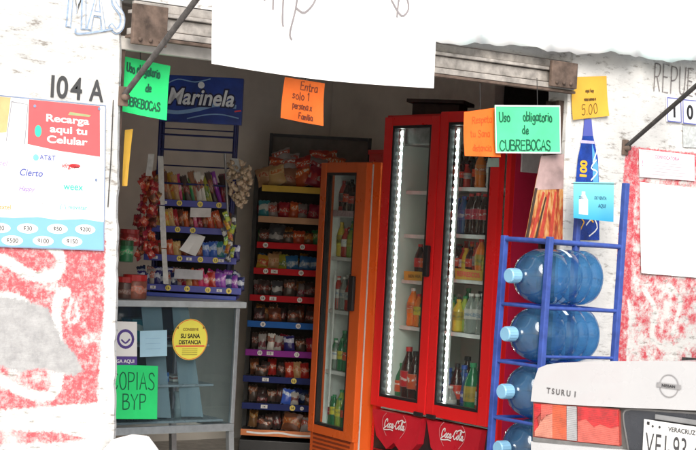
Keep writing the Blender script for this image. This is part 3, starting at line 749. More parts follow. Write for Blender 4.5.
def bottle(name, label, at, mbody, mcap, mlab, h, r, kind='soda', group=None):
    key = (name, mbody.name, mcap.name, mlab.name, round(h, 3), round(r, 3), kind)
    if key in BPROTO:
        return dup(BPROTO[key], at, label, group, rot=(0, 0, R.uniform(0, 6)))
    b, c, l = bottle_parts(mbody, mcap, mlab, h, r, kind)
    o = b.build(name, mbody); tag(o, label, 'can' if kind == 'can' else 'bottle', group); c.build('cap' if kind != 'can' else 'lid', mcap, o)
    if kind != 'can': l.build('label', mlab, o)
    o.location = at; BPROTO[key] = o; return o

def pillow(w, h, d, nx=6, ny=8, rnd=R, crimp=True, wob=.15):
    mb = MB(); vs = []
    ph = rnd.uniform(0, 6)
    for sgn in (-1, 1):
        for j in range(ny + 1):
            for i in range(nx + 1):
                a = i / nx; b = j / ny
                th = (max(0, math.sin(PI * a)) ** .5) * (max(0, math.sin(PI * b)) ** .55) * d / 2
                th *= 1 + wob * math.sin(7 * a + ph) * math.cos(6 * b + 2 * ph)
                x = (a - .5) * w * (1 - .10 * math.sin(PI * b)); z = b * h
                if crimp and j in (0, ny): z += (.006 if i % 2 else -.0) * (1 if j else 1)
                vs.append((x, sgn * th - (0 if crimp else 0), z))
    A = (nx + 1) * (ny + 1); fs = []
    for j in range(ny):
        for i in range(nx):
            k = j * (nx + 1) + i
            fs.append((k, k + 1, k + nx + 2, k + nx + 1)); fs.append((A + k, A + k + nx + 1, A + k + nx + 2, A + k + 1))
    mb.raw(vs, fs, 0, True); return mb
def fr(o, rot):      # local frame -> world
    M = Matrix.Translation(Vector(o)) @ Matrix.Rotation(rad(rot), 4, 'Z'); return lambda x, y, z: M @ Vector((x, y, z))
def bag(name, label, cat, at, rotz, w, h, d, m, group, tx=0.0, ty=0.0, box=False):
    mb = pillow(w, h, d) if not box else MB().box(-w / 2, -d / 2, 0, w / 2, d / 2, h, 0, .003)
    o = mb.build(name, m); o.location = at; o.rotation_euler = (rad(tx), rad(ty), rad(rotz)); return tag(o, label, cat, group)

ORD = ['first', 'second', 'third', 'fourth', 'fifth', 'sixth', 'seventh', 'eighth', 'ninth', 'tenth', 'eleventh', 'twelfth', 'thirteenth', 'fourteenth', 'fifteenth', 'sixteenth', 'seventeenth', 'eighteenth', 'nineteenth', 'twentieth', 'twenty-first', 'twenty-second', 'twenty-third', 'twenty-fourth', 'twenty-fifth', 'twenty-sixth', 'twenty-seventh', 'twenty-eighth', 'twenty-ninth', 'thirtieth', 'thirty-first', 'thirty-second']
Wr = {
 'red': wrapper('wrap_red', (.42, .02, .02), (.65, .08, .04), (.7, .6, .5)),
 'tan': wrapper('wrap_tan', (.50, .28, .13), (.62, .40, .22), (.55, .12, .05)),
 'silver': wrapper('wrap_silver', (.30, .26, .25), (.45, .06, .06), (.7, .68, .66)),
 'yellow': wrapper('wrap_yellow', (.60, .36, .04), (.65, .12, .03), (.7, .6, .2)),
 'green': wrapper('wrap_green', (.03, .20, .06), (.25, .35, .06), (.6, .6, .45)),
 'lime': wrapper('wrap_lime', (.45, .50, .06), (.15, .35, .05), (.8, .8, .7)),
 'white': wrapper('wrap_white', (.62, .60, .55), (.35, .10, .08), (.12, .12, .14)),
 'navy': wrapper('wrap_navy', (.02, .03, .14), (.45, .50, .60), (.6, .6, .65)),
 'blue': wrapper('wrap_blue', (.04, .16, .45), (.3, .45, .65), (.65, .7, .7)),
 'pink': wrapper('wrap_pink', (.60, .04, .20), (.7, .25, .35), (.8, .7, .7)),
 'purple': wrapper('wrap_purple', (.20, .04, .35), (.4, .15, .5), (.7, .6, .75)),
 'brown': wrapper('wrap_brown', (.16, .06, .03), (.45, .12, .03), (.5, .35, .2)),
 'dark': wrapper('wrap_dark', (.07, .045, .04), (.28, .07, .05), (.5, .45, .40)),
 'teal': wrapper('wrap_teal', (.03, .25, .28), (.5, .55, .5), (.6, .65, .6)),
 'check': wrapper('wrap_check', (.08, .08, .09), (.55, .55, .53), (.7, .7, .68), 26),
}
ADJ = {'red': 'red', 'tan': 'tan', 'silver': 'silvery', 'yellow': 'yellow', 'green': 'dark green', 'lime': 'lime green', 'white': 'white', 'navy': 'navy blue', 'blue': 'blue', 'pink': 'bright pink', 'purple': 'purple', 'brown': 'brown', 'dark': 'blackish', 'teal': 'teal', 'check': 'chequered'}
TAGW = mat('price_tag_white', (.72, .70, .68), .5); TAGY = mat('price_tag_yellow', (.75, .60, .12), .5)
def tagdisc(parent, x, y, z, r, m, sq=False):
    mb = MB()
    M_ = Matrix.Translation((x, y, z)) @ Matrix.Rotation(PI / 2, 4, 'X')
    if sq: mb.box(-r * 1.3, -.001, -r * .7, r * 1.3, 0, r * .7, M=Matrix.Translation((x, y, z)))
    else: mb.lathe([(0, .0025), (r, .0025), (r, 0)], 14, M=M_, smooth=False)
    t = mb.build('price_tag', m, parent)
    mb = MB(); mpf = lambda a, b, off: Vector((x + a, y - .0012 - off - .0016, z + b))
    rr = random.Random(int((x * 1000 + z * 77777)) % 99999)
    printed(mb, str(rr.choice([8, 10, 12, 13, 14, 15, 16, 18])), 0, -r * .42, r * .85, mpf, .0004, bold=.02, align='CENTER'); mb.build('lettering', INK, t)

# ================================================================== GONDOLA (snack shelving against the back)
GO = (5.726, 8.582, 0); GR = -37; gw = fr(GO, GR)
gon = thing('snack_shelving', 'tall narrow snack shelving with coloured price rails beside the orange cooler', 'shelving', GO, GR)
zsh = [1.715, 1.517, 1.353, 1.188, 1.016, .85, .668, .50, .328, .16]
xls = [.033, .02, .02, .008, -.008, -.014, -.018, -.024, -.022, -.022]
rail = [(.62, .42, .07), (.50, .30, .18), (.50, .012, .02), (.50, .012, .02), (.46, .012, .02), (.02, .12, .42), (.26, .03, .28), (.02, .03, .13), (.02, .03, .13), (.65, .20, .06)]
railn = ['yellow', 'tan', 'bright red', 'red', 'dark red', 'blue', 'purple', 'navy', 'dark navy', 'orange']
mb = MB(); mb.box(-.01, .34, .05, .55, .36, 1.78); mb.build('dark_backing', mat('dark_panel', (.03, .028, .028), .6), gon)
mb = MB(); mb.box(-.035, .30, 0, -.005, .345, 1.80, 0, .002); mb.box(.525, .30, 0, .555, .345, 1.80, 0, .002); mb.box(-.03, .02, 0, .55, .33, .10, 0, .004); mb.build('frame', DARK, gon)
for k, z in enumerate(zsh):
    mb = MB(); mb.box(xls[k], .004, z - .012, .53, .33, z - .004); s_ = mb.build('shelf', mat('dark_shelf', (.05, .048, .05), .5), gon)
    mb = MB(); mb.box(xls[k], -.006, z - .028, .535, .002, z + .012, 0, .002)
    if k == 9:
        vs = []
        rl = mb.build('price_rail', mat('rail_9', rail[9], .4), s_)
        rb = MB(); mpf = lambda a, b, off: Vector((a, -.0065 - off, z + b))
        ribbons(rb, [smooth_poly([(.02, -.005), (.12, -.01), (.22, -.002), (.34, -.014), (.50, -.008)], 4)], .012, mpf); rb.build('wavy_stripe', WHITEP, s_)
    else:
        rl = mb.build('price_rail', mat('rail_%d' % k, rail[k], .6, var=.1, spec=.15), s_)
    if k in (2, 3, 4, 5, 6):
        for x, sq in ((.075 + .01 * (k % 2), False), (.31, False)) + (((.14, True),) if k in (3, 4, 6) else ()): tagdisc(s_, x, -.0075, z - .008, .0165, TAGW, sq)
    if k in (7, 8):
        for x in (.12, .50): tagdisc(s_, x, -.0075, z - .008, .016, TAGW, x < .3)
        tagdisc(s_, .30, -.0075, z - .008, .018, TAGY)
        tagdisc(s_, .36, -.0075, z - .008, .012, TAGW) if k == 8 else None
rowdef = {1: [('teal', .05, .07, .11), ('silver', .115, .06, .10), ('red', .175, .07, .105), ('red', .24, .07, .11), ('silver', .30, .06, .10), ('red', .36, .07, .10), ('red', .425, .07, .095)],
 2: [('dark', .06, .07, .09), ('check', .135, .10, .125), ('dark', .215, .07, .08), ('red', .28, .08, .09), ('brown', .345, .07, .08), ('green', .40, .07, .10), ('green', .46, .06, .10)],
 3: [('yellow', .06, .085, .09), ('tan', .13, .085, .10), ('lime', .19, .06, .10), ('blue', .255, .08, .095), ('blue', .33, .08, .095), ('blue', .40, .08, .09), ('yellow', .465, .06, .09)],
 4: [('dark', .07, .07, .10), ('check', .16, .07, .10), ('dark', .24, .07, .11), ('silver', .31, .05, .09), ('dark', .37, .07, .10), ('navy', .44, .06, .09)],
 5: [('dark', .06, .07, .09), ('brown', .16, .08, .09), ('dark', .27, .07, .08), ('dark', .38, .07, .08), ('brown', .46, .06, .08)],
 6: [('white', .085, .05, .105), ('white', .14, .05, .11), ('white', .18, .05, .10), ('navy', .26, .07, .10), ('dark', .33, .06, .08), ('red', .40, .06, .095), ('yellow', .46, .05, .09)],
 7: [('dark', .08, .07, .07), ('red', .27, .055, .10), ('tan', .32, .055, .105), ('red', .37, .055, .10), ('brown', .46, .06, .08)],
 8: [('dark', .10, .07, .06), ('blue', .26, .08, .10), ('white', .31, .05, .08), ('dark', .40, .06, .07), ('tan', .46, .05, .09)],
 9: [('brown', .29, .12, .12), ('silver', .39, .07, .09), ('silver', .46, .07, .08), ('dark', .12, .08, .07)]}
for k, row in rowdef.items():
    for i, (cn, x, w, h) in enumerate(row):
        z = zsh[k]; mat_ = Wr[cn]; tilt = R.uniform(-9, 9)
        bag('snack_bag', '%s snack packet, %s from left above the %s rail of the shelving' % (ADJ[cn], ORD[i], railn[k]), 'snack packet', gw(x, .045 + R.uniform(0, .03), z + .001), GR + R.uniform(-12, 12), w * 1.05, h, .035, mat_, 'snack packets on the shelving', tx=-8, ty=tilt)
rq = random.Random(31)
for k in range(1, 10):
    pal = {1: ['red', 'silver', 'brown', 'red'], 2: ['dark', 'green', 'brown', 'check'], 3: ['tan', 'yellow', 'blue', 'dark'], 4: ['dark', 'silver', 'dark', 'brown'], 5: ['dark', 'brown', 'dark'], 6: ['dark', 'brown', 'red', 'dark'], 7: ['dark', 'brown', 'red', 'dark'], 8: ['dark', 'navy', 'dark'], 9: ['brown', 'dark', 'dark']}[k]
    for i in range(9):
        cn = rq.choice(pal); x = .04 + .055 * i
        bag('snack_bag', '%s snack packet, %s from left, back row above the %s rail' % (ADJ[cn], ORD[i], railn[k]), 'snack packet', gw(x, .15 + rq.uniform(0, .04), zsh[k] + .001), GR + rq.uniform(-12, 12), .06, rq.uniform(.075, .115), .035, Wr[cn], 'snack packets on the shelving', tx=-8, ty=rq.uniform(-10, 10))
# heaps of bags on the top shelf
heap = [('tan', .07, .02, 0, .12), ('tan', .13, .0, 0, .13), ('tan', .19, .02, 0, .12), ('silver', .24, .05, 0, .12), ('red', .30, .02, 0, .13), ('red', .36, .0, 0, .14), ('red', .42, .03, 0, .13), ('red', .47, .05, 0, .13),
        ('red', .12, .07, .085, .10), ('silver', .19, .06, .085, .10), ('tan', .23, .10, .08, .10), ('red', .30, .06, .09, .11), ('silver', .36, .05, .095, .10), ('red', .42, .08, .10, .12), ('red', .48, .08, .09, .12),
        ('silver', .155, .10, .145, .10), ('silver', .20, .12, .13, .085), ('red', .38, .10, .15, .10), ('red', .44, .13, .16, .09)]
for i, (cn, x, y, dz, h) in enumerate(heap):
    lv = 'bottom' if dz == 0 else ('middle' if dz < .12 else 'top'); n_ = [q for q in heap[:i] if (q[3] == 0) == (dz == 0) and (q[3] < .12) == (dz < .12)]
    bag('snack_bag', '%s crisp bag on the top shelf, %s from left in the %s layer' % (ADJ[cn], ORD[len(n_)], lv), 'snack bag', gw(x, .04 + y, 1.727 + dz), GR + R.uniform(-20, 20), .13, h, .07, Wr[cn], 'bags heaped on top of the snack shelving', tx=-12 - dz * 60, ty=R.uniform(-22, 22))
# dark frame leaning on the wall behind
fx0, fz0 = loc((GO[0], GO[1], 0), GR, 270, 133, .5); fx1, fz1 = loc((GO[0], GO[1], 0), GR, 372, 137, .5)
bo = thing('board', 'grey board with a dark frame standing behind the snack shelving', 'board', gw(fx0, .5, 0), GR)
w_ = fx1 - fx0
mb = MB()
mb.box(0, 0, .9, .022, .03, fz0, 0, .002); mb.box(w_ - .022, 0, .9, w_, .03, fz0, 0, .002); mb.box(.023, .001, fz0 - .022, w_ - .023, .029, fz0 - .001); mb.build('frame', DARK, bo)
mb = MB(); mb.box(.02, .012, 0.0, w_ - .02, .02, fz0 - .02); mb.build('panel', mat('grey_board', (.20, .185, .165), .7), bo)

# ================================================================== GLASS COUNTER
ct = thing('display_counter', 'aluminium framed glass display counter with notices stuck on its front', 'display counter', (3.3, 7.05, 0), 0)
CW, CD = 4.640 - 3.3, .62
mb = MB(); mb.box(-.01, -.015, 1.04, CW + .03, CD, 1.072, 0, .004); mb.build('counter_top', mat('pale_metal_top', (.46, .50, .52), .45, .3), ct)
mb = MB()
for x in (0, CW - .022): 
    for y in (0, CD - .03): mb.box(x, y, .44, x + .022, y + .022, 1.039, 0, .002)
mb.box(.0, .0, .40, CW, .022, .438, 0, .002); mb.box(0, CD - .03, .40, CW, CD - .008, .438, 0, .002); mb.box(0, .023, .401, .022, CD - .031, .437); mb.box(CW - .022, .023, .401, CW, CD - .031, .437)
mb.build('frame', ALU, ct)
for x in (.0, CW - .03):
    for y in (.0, CD - .04):
        mb = MB(); dx = .03 if x > .5 else -.03
        mb.raw([(x, y, .399), (x + .03, y, .399), (x + .03, y + .03, .399), (x, y + .03, .399), (x + dx, y, 0), (x + .03 + dx, y, 0), (x + .03 + dx, y + .03, 0), (x + dx, y + .03, 0)], [(0, 1, 5, 4), (1, 2, 6, 5), (2, 3, 7, 6), (3, 0, 4, 7), (4, 5, 6, 7), (0, 3, 2, 1)]); mb.build('leg', ALU, ct)
mb = MB(); mb.box(.024, .008, .441, CW - .024, .012, 1.037); mb.build('front_glass', CASE_GLASS, ct)
mb = MB(); mb.box(CW - .012, .024, .441, CW - .008, CD - .032, 1.037); mb.build('side_glass', CASE_GLASS, ct)
for z, x1 in ((.64, CW - .10), (.845, CW - .14), (.455, CW - .03)):
    mb = MB(); mb.box(.03, .06, z - .012, x1, .50, z, 0, .002); mb.build('shelf', mat('dull_glass_shelf', (.34, .38, .40), .3, .2), ct)
mb = MB(); mb.box(.03, CD - .025, .45, CW - .03, CD - .015, 1.03); mb.build('dark_backing', mat('dark_panel', (.03, .028, .028), .6), ct)
# drinking glasses and boxes in the counter
GLS = clear('tumbler_glass', (.80, .86, .88), .25, (.55, .62, .62), ior=1.5)
gi = 0
for x in (.66, .72, .79, .86, .93, 1.0, 1.07):
    for zz in ((.456,) if x > .7 else (.456, .641)):
        mb = MB(); mb.lathe([(0, .004), (.020, 0), (.024, .05), (.020, .09), (.028, .13), (.028, .14), (.026, .14), (.018, .09), (.018, .01), (0, .01)], 12)
        o = mb.build('drinking_glass', GLS); o.location = (3.3 + x, 7.05 + .12 + .03 * (gi % 2), zz)
        tag(o, 'clear glass vase, %s shelf of the glass counter, %s in its row' % ('bottom' if zz < .5 else 'middle', ORD[gi] if zz < .5 else 'alone'), 'glass', 'glasses inside the counter'); gi += 1 if zz < .5 else 0
for i, (x, z, w, h, cn) in enumerate([(.70, .846, .12, .10, 'blue'), (.86, .846, .12, .12, 'teal'), (.95, .641, .16, .05, 'blue'), (.80, .641, .10, .07, 'navy'), (1.12, .641, .12, .03, 'white'), (1.10, .846, .08, .06, 'dark')]):
    bag('stationery_box', '%s cardboard box inside the glass counter, %s of the boxes' % (ADJ[cn], ORD[i]), 'box', (3.3 + x, 7.05 + .22, z + .001), R.uniform(-8, 8), w, h, .12, Wr[cn], 'boxes inside the glass counter', box=True)
for i, (q, tone_) in enumerate((([(141, 304), (161, 304), (170, 432), (150, 432)], 'pale clear'), ([(172, 306), (188, 306), (202, 430), (180, 430)], 'bluish'))):  # pale reflection bands painted in as hazy sheets behind the glass
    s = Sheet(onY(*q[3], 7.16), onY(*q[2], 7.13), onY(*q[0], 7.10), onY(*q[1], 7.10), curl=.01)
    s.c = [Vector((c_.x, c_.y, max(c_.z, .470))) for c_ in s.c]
    sign('reflection_sheet', tone_ + ' sheet painting in a reflection band behind the counter glass', 'reflection sheet', s, clear('reflection_haze_%d' % i, (.62, .72, .76), .42, (.42, .52, .56)))
# notices on the glass
Yg = 7.048
def gcard(name, label, tl, tr, br, bl, m, **kw):
    s = Sheet(onY(*bl, Yg), onY(*br, Yg), onY(*tl, Yg), onY(*tr, Yg), **kw); return sign(name, label, 'notice', s, m, nx=3, ny=3), s
o, s = gcard('notice', 'white square notice with a purple ring logo on the glass counter', (108, 321), (137, 322), (137, 365), (108, 365), PAPER)
mb = MB(); c0 = (s.W * .60, s.H * .60)
ribbons(mb, [[(c0[0] + .042 * math.cos(t_ / 20 * 2 * PI), c0[1] + .042 * math.sin(t_ / 20 * 2 * PI)) for t_ in range(21)]], .014, s.p, .001)
ribbons(mb, [smooth_poly([(c0[0] - .022, c0[1] - .005), (c0[0], c0[1] - .02), (c0[0] + .022, c0[1] - .002)], 4)], .009, s.p, .001)
s.patch(mb, [(.0, .0), (s.W, .0), (s.W, s.H * .20), (0, s.H * .20)], .0012); mb.build('logo', mat('print_deep_purple', (.10, .06, .28), .5), o)
mb = MB(); printed(mb, 'PAGA AQUI', s.W * .5, s.H * .05, s.H * .08, s.p, .0022, bold=.02, align='CENTER'); mb.build('lettering', PAPER, o)
o, s = gcard('notice', 'pale blue blank paper taped inside the counter beside the yellow disc', (140, 331), (167, 330), (167, 356), (140, 357), mat('pale_blue_paper', (.36, .58, .72), .7, var=.05))
mb = MB()
for k in range(3): ribbons(mb, [[(s.W * .2, s.H * (.7 - .2 * k)), (s.W * .75, s.H * (.7 - .2 * k))]], .002, s.p, .001)
mb.build('small_print', mat('print_mid_blue', (.25, .42, .6), .6), o)
o, s = gcard('notice', 'bright green card advertising photocopies low on the glass counter', (100, 364), (158, 366), (157, 419), (100, 419), PGREEN2)
mb = MB(); w = hand_w('COPIAS', .085, .75, .9); pl, _ = hand('COPIAS', s.W - w - .008, s.H * .55, .085, .75, .15, .9); ribbons(mb, pl, .006, s.p)
pl, _ = hand('BYP', s.W - .20, s.H * .18, .075, .85, .15, .9); ribbons(mb, pl, .006, s.p); mb.build('lettering', GREEN_LET, o)
cx, cz = onY(190, 339.5, Yg).x, onY(190, 339.5, Yg).z
S2 = Sheet((cx - .105, Yg, cz - .105), (cx + .105, Yg, cz - .105), (cx - .105, Yg, cz + .105), (cx + .105, Yg, cz + .105))
mb = MB(); mb.lathe([(0, .001), (.105, .001), (.105, 0)], 40, M=Matrix.Translation((cx, Yg, cz)) @ Matrix.Rotation(PI / 2, 4, 'X'), smooth=False)
o = tag(mb.build('distance_disc', mat('lemon_vinyl', (.80, .74, .10), .5, var=.04)), 'round yellow keep-your-distance sticker on the glass counter', 'sticker')
mb = MB()
printed(mb, 'CONSERVE', .105, .150, .013, S2.p, .003, bold=.03, align='CENTER'); 
for k in range(4): ribbons(mb, [[(.06, .058 - .01 * k), (.15, .058 - .01 * k)]], .002, S2.p, .003)
for sx_ in (-1, 1): S2.patch(mb, [(.105 + sx_ * .088, .165), (.105 + sx_ * .072, .172), (.105 + sx_ * .072, .158)][::sx_], .003)
mb.build('small_print', mat('print_brown', (.25, .15, .03), .6), o)
mb = MB(); printed(mb, 'SU SANA', .105, .113, .022, S2.p, .003, bold=.03, align='CENTER', sx=.9); printed(mb, 'DISTANCIA', .105, .082, .020, S2.p, .003, bold=.03, align='CENTER', sx=.9); mb.build('lettering', INK, o)
mb = MB(); ribbons(mb, [[(.022, .072), (.19, .072)]], .006, S2.p, .0032); ribbons(mb, [[(.105 + .101 * math.cos(t_ / 30 * 2 * PI), .105 + .101 * math.sin(t_ / 30 * 2 * PI)) for t_ in range(31)]], .003, S2.p, .0028); mb.build('red_line', REDI, o)

# ================================================================== SWEETS RACK ON THE COUNTER
MO = (4.354, 7.487, 1.073); MR = -37; mw = fr(MO, MR)
mr = thing('sweets_rack', 'navy wire sweets rack with a blue header standing on the glass counter', 'display rack', MO, MR)
mb = MB()
for x in (.0, .40):
    for y in (.05, .20): mb.tube([(x, y, 0), (x, y, 1.17)], .009, 8)
for z in (.78, .86, .60): mb.tube([(0, .05, z), (.40, .05, z)], .006, 6)
for z in (.1, .3, .5, .7, .9): mb.tube([(0, .20, z), (.40, .20, z)], .004, 6)
mb.build('frame', BLUEIN, mr)
mb = MB(); mb.box(-.02, .212, .0, .42, .222, .62, 0, .002); mb.build('dark_backing', mat('dark_panel', (.03, .028, .028), .6), mr)  # dark sheet added to paint in the shade behind the rack
for k, (z, x0, x1) in enumerate(((.497, .0, .385), (.357, -.01, .425), (.205, -.04, .45), (.048, -.06, .485))):
    mb = MB(); y0 = -.02 * k
    mb.box(x0, y0, z - .006, x1, .20, z, 0, .001); s_ = mb.build('shelf', BLUEIN, mr)
    mb = MB(); mb.box(x0, y0 - .008, z - .018, x1, y0 - .002, z + .016, 0, .002); mb.build('price_rail', mat('violet_blue_rail', (.05, .06, .32), .4), s_)
    for x in ((.13, .24, .34) if k == 0 else (.13, .21) if k == 1 else (.15, .26, .34) if k == 2 else (.10, .20, .31, .42)): tagdisc(s_, x, y0 - .0095, z - .001, .015, TAGY)
    for x in ((.05,) if k < 2 else (.02, .20, .37)): tagdisc(s_, x, y0 - .0095, z - .001, .011, TAGW, True)
    if k == 3:
        mb = MB(); mb.box(-.04, -.07, -.0005, .46, .20, .02, 0, .003); mb.build('base_tray', mat('blue_tray', (.03, .06, .34), .35), mr)
def seq(names, x0, x1, w, h, rnd=random.Random(21)):
    n = len(names); return [(c_, x0 + (x1 - x0) * i / (n - 1), w * rnd.uniform(.85, 1.2), h * rnd.uniform(.82, 1.12)) for i, c_ in enumerate(names)]
rows = [seq(['red', 'brown', 'tan', 'yellow', 'tan', 'pink', 'green', 'dark', 'green', 'tan', 'white', 'white', 'lime', 'lime', 'dark', 'purple', 'red', 'dark'], .035, .385, .034, .17),
        seq(['yellow', 'brown', 'yellow', 'tan', 'red', 'brown', 'red', 'brown', 'pink', 'red', 'brown', 'red', 'brown', 'red', 'dark', 'brown'], .02, .41, .034, .10),
        seq(['navy', 'red', 'brown', 'red', 'tan', 'brown', 'brown', 'brown', 'blue', 'blue', 'teal', 'blue', 'navy'], -.02, .44, .045, .085),
        seq(['navy', 'navy', 'silver', 'navy', 'navy', 'silver', 'navy', 'silver', 'red', 'tan', 'red', 'pink', 'pink', 'red', 'purple', 'purple', 'navy', 'purple', 'navy'], -.05, .475, .042, .085)]
for k, row in enumerate(rows):
    z = (.497, .357, .205, .048)[k]; sn = ('top', 'second', 'third', 'bottom')[k]
    for i, (cn, x, w, h) in enumerate(row):
        bag('sweet_packet', '%s sweet packet, %s from left, %s shelf of the sweets rack' % (ADJ[cn], ORD[i], sn), 'sweet packet', mw(x, .04 + R.uniform(0, .02) - .02 * k, z + .001), MR + R.uniform(-15, 15), w, h, .022, Wr[cn], 'packets in the sweets rack', tx=-6, ty=(-15 if k < 2 else -6) + R.uniform(-6, 6))
    if k == 3:
        for i in range(12): bag('sweet_packet', 'small crumpled sweet packet, %s in the upper layer on the sweets rack bottom shelf' % ORD[i], 'sweet packet', mw(-.05 + .045 * i, .0, z + .06), MR + R.uniform(-30, 30), .05, .05, .02, Wr[('navy', 'silver', 'navy', 'navy', 'silver', 'dark', 'red', 'pink', 'pink', 'purple', 'purple', 'navy')[i]], 'packets in the sweets rack', tx=-30, ty=R.uniform(-40, 40))
s = Sheet(mw(.145, .0, .245), mw(.235, -.02, .215), mw(.20, .02, .345), mw(.275, .01, .325), curl=.02)
sign('folded_paper', 'white printed leaflet leaning on the third shelf of the sweets rack', 'leaflet', s, PAPER)
s = Sheet(mw(.19, -.012, .425), mw(.30, -.012, .430), mw(.19, -.012, .475), mw(.30, -.012, .478))
sign('price_note', 'small white price card hanging below the top shelf of the sweets rack', 'price card', s, mat('dull_white_card', (.6, .58, .57), .7))
s = Sheet(mw(.13, -.085, .098), mw(.28, -.085, .10), mw(.13, -.075, .15), mw(.28, -.075, .148))
sign('price_note', 'wide grey price card above the bottom shelf of the sweets rack', 'price card', s, mat('dull_grey_card', (.45, .45, .48), .7))
# header sign
hx0, hx1, hz0, hz1 = .0, .437, .925, 1.172
mb = MB(); mb.box(hx0, -.03, hz0, hx1, .03, hz1, 0, .004); hd = mb.build('header_sign', mat('header_blue', (.012, .045, .28), .35, var=.5, scale=8), mr)
mpf = lambda x, y, off: Vector((hx0 + x, -.0305 - off, hz0 + y))
mb = MB(); ribbons(mb, [smooth_poly([(.02, .055), (.10, .05), (.20, .07), (.30, .10), (.40, .095)], 6)], .020, mpf, .0008); ribbons(mb, [smooth_poly([(.15, .02), (.25, .045), (.33, .05), (.42, .035)], 5), smooth_poly([(.02, .19), (.09, .225), (.18, .215), (.26, .235)], 5)], .006, mpf, .0008); mb.build('swoosh', mat('print_light_blue', (.22, .38, .62), .4), hd)
mb = MB(); printed(mb, 'Marinela', .218, .096, .083, mpf, .0016, bold=.095, shear=.22, sx=.86, align='CENTER'); mb.build('outline', mat('print_outline_black', (.008, .01, .05), .5), hd)
mb = MB(); printed(mb, 'Marinela', .218, .096, .083, mpf, .0030, bold=.022, shear=.22, sx=.86, align='CENTER'); mb.patch = None
mb.raw([mpf(.215 + .018 * math.cos(a / 12 * 2 * PI), .20 + .018 * math.sin(a / 12 * 2 * PI), .0012) for a in range(12)], [tuple(range(12))]); mb.build('lettering', mat('print_offwhite', (.75, .78, .80), .4), hd)
mb = MB(); ribbons(mb, [[(.40, .07), (.43, .075)]], .008, mpf, .0012); mb.build('red_mark', REDI, hd)

# strips of red packets hanging left of the rack
rr = random.Random(5)
sp = thing('hanging_strip', 'pair of white plastic hanger strips beside the sweets rack', 'hanger strip', atD(150, 250, 8.45), MR)
mb = MB()
for (u0, v0, u1, v1, w) in ((151.5, 154, 148.5, 176, 6), (160.5, 156, 162, 205, 5.5), (162, 206, 164, 248, 5.5), (164, 249, 166, 284, 5)):
    p0 = atD(u0, v0, 8.42); p1 = atD(u1, v1, 8.42); wv = Vector((math.cos(rad(37)), -math.sin(rad(37)), 0)) * w / 2 / 190
    mb.raw([p0 - wv, p0 + wv, p1 + wv, p1 - wv], [(3, 2, 1, 0)]) if False else mb.raw([x - sp.location for x in (p0 - wv, p0 + wv, p1 + wv, p1 - wv)], [(3, 2, 1, 0)], M=Matrix.Rotation(rad(37), 4, 'Z'))
mb.build('strip', mat('dull_white_plastic', (.62, .62, .60), .5, var=.2, scale=40), sp)
for i in range(60):
    t = i / 60; v = 178 + 78 * t + rr.uniform(-3, 3); u = (146 if t > .3 else 150) + rr.uniform(-11, 9) * (.6 if t < .25 else 1.0)
    bag('snack_packet', 'small red foil packet in the bunch hanging left of the sweets rack', 'snack packet', atD(u, v + 5, 8.42 + rr.uniform(-.06, .06)), MR + rr.uniform(-60, 60), .04, .052, .02, Wr['red'] if i % 6 else Wr['brown'], 'red packets bunched left of the sweets rack', tx=rr.uniform(-25, 25), ty=rr.uniform(-50, 50))
# display strip with pale yellow packets and the bunch of peanut bags
mb = MB(); pA, pB = atD(225, 154, 8.5), atD(230, 262, 8.5); mb.tube([pA, pB], .006, 6)
st = tag(mb.build('display_strip', STEEL), 'thin metal hanging strip at the right side of the sweets rack', 'display strip')
for i in range(11):
    v = 218 + 4 * i; bag('sweet_packet', 'pale yellow packet clipped to the metal hanging strip, %s from the top' % ORD[i], 'sweet packet', atD(227 + (4 if i % 2 else -1) + (3 if i < 3 else 0), v + 4, 8.47), MR + rr.uniform(-30, 30), .028, .055, .014, Wr['lime' if i % 3 == 0 else 'check' if i % 3 == 1 else 'yellow'], 'packets on the metal hanging strip', ty=rr.uniform(-30, 30))
bn = mat('peanut_bag', (.50, .38, .26), .45, var=.35, scale=50, bmp=.5)
s = Sheet(atD(230, 171, 8.49), atD(242, 172, 8.49), atD(230, 158, 8.49), atD(242, 159, 8.49)); sign('header_card', 'pale grey header card above the bunch of peanut bags', 'card', s, mat('pale_grey_card', (.5, .52, .52), .6))
for i in range(100):
    t = i / 100; v = 166 + 40 * t + rr.uniform(-3, 3); wd = 11 if t < .6 else 11 * (1 - (t - .6) * 1.6)
    mb = MB(); mb.lathe([(0, 0), (.012, .004), (.016, .016), (.011, .028), (.004, .034), (.007, .042), (0, .043)], 8)
    o = mb.build('peanut_bag', bn); o.location = atD(239.5 + rr.uniform(-wd, wd) + t * 1.5, v, 8.47 + rr.uniform(-.05, .04)); o.rotation_euler = (rr.uniform(-1, 1), rr.uniform(-1.2, 1.2), rr.uniform(0, 6)); o.scale = [rr.uniform(.55, .9)] * 3
    tag(o, 'small knotted bag of peanuts in the tan bunch hanging right of the sweets rack', 'snack bag', 'knotted peanut bags in the hanging bunch')
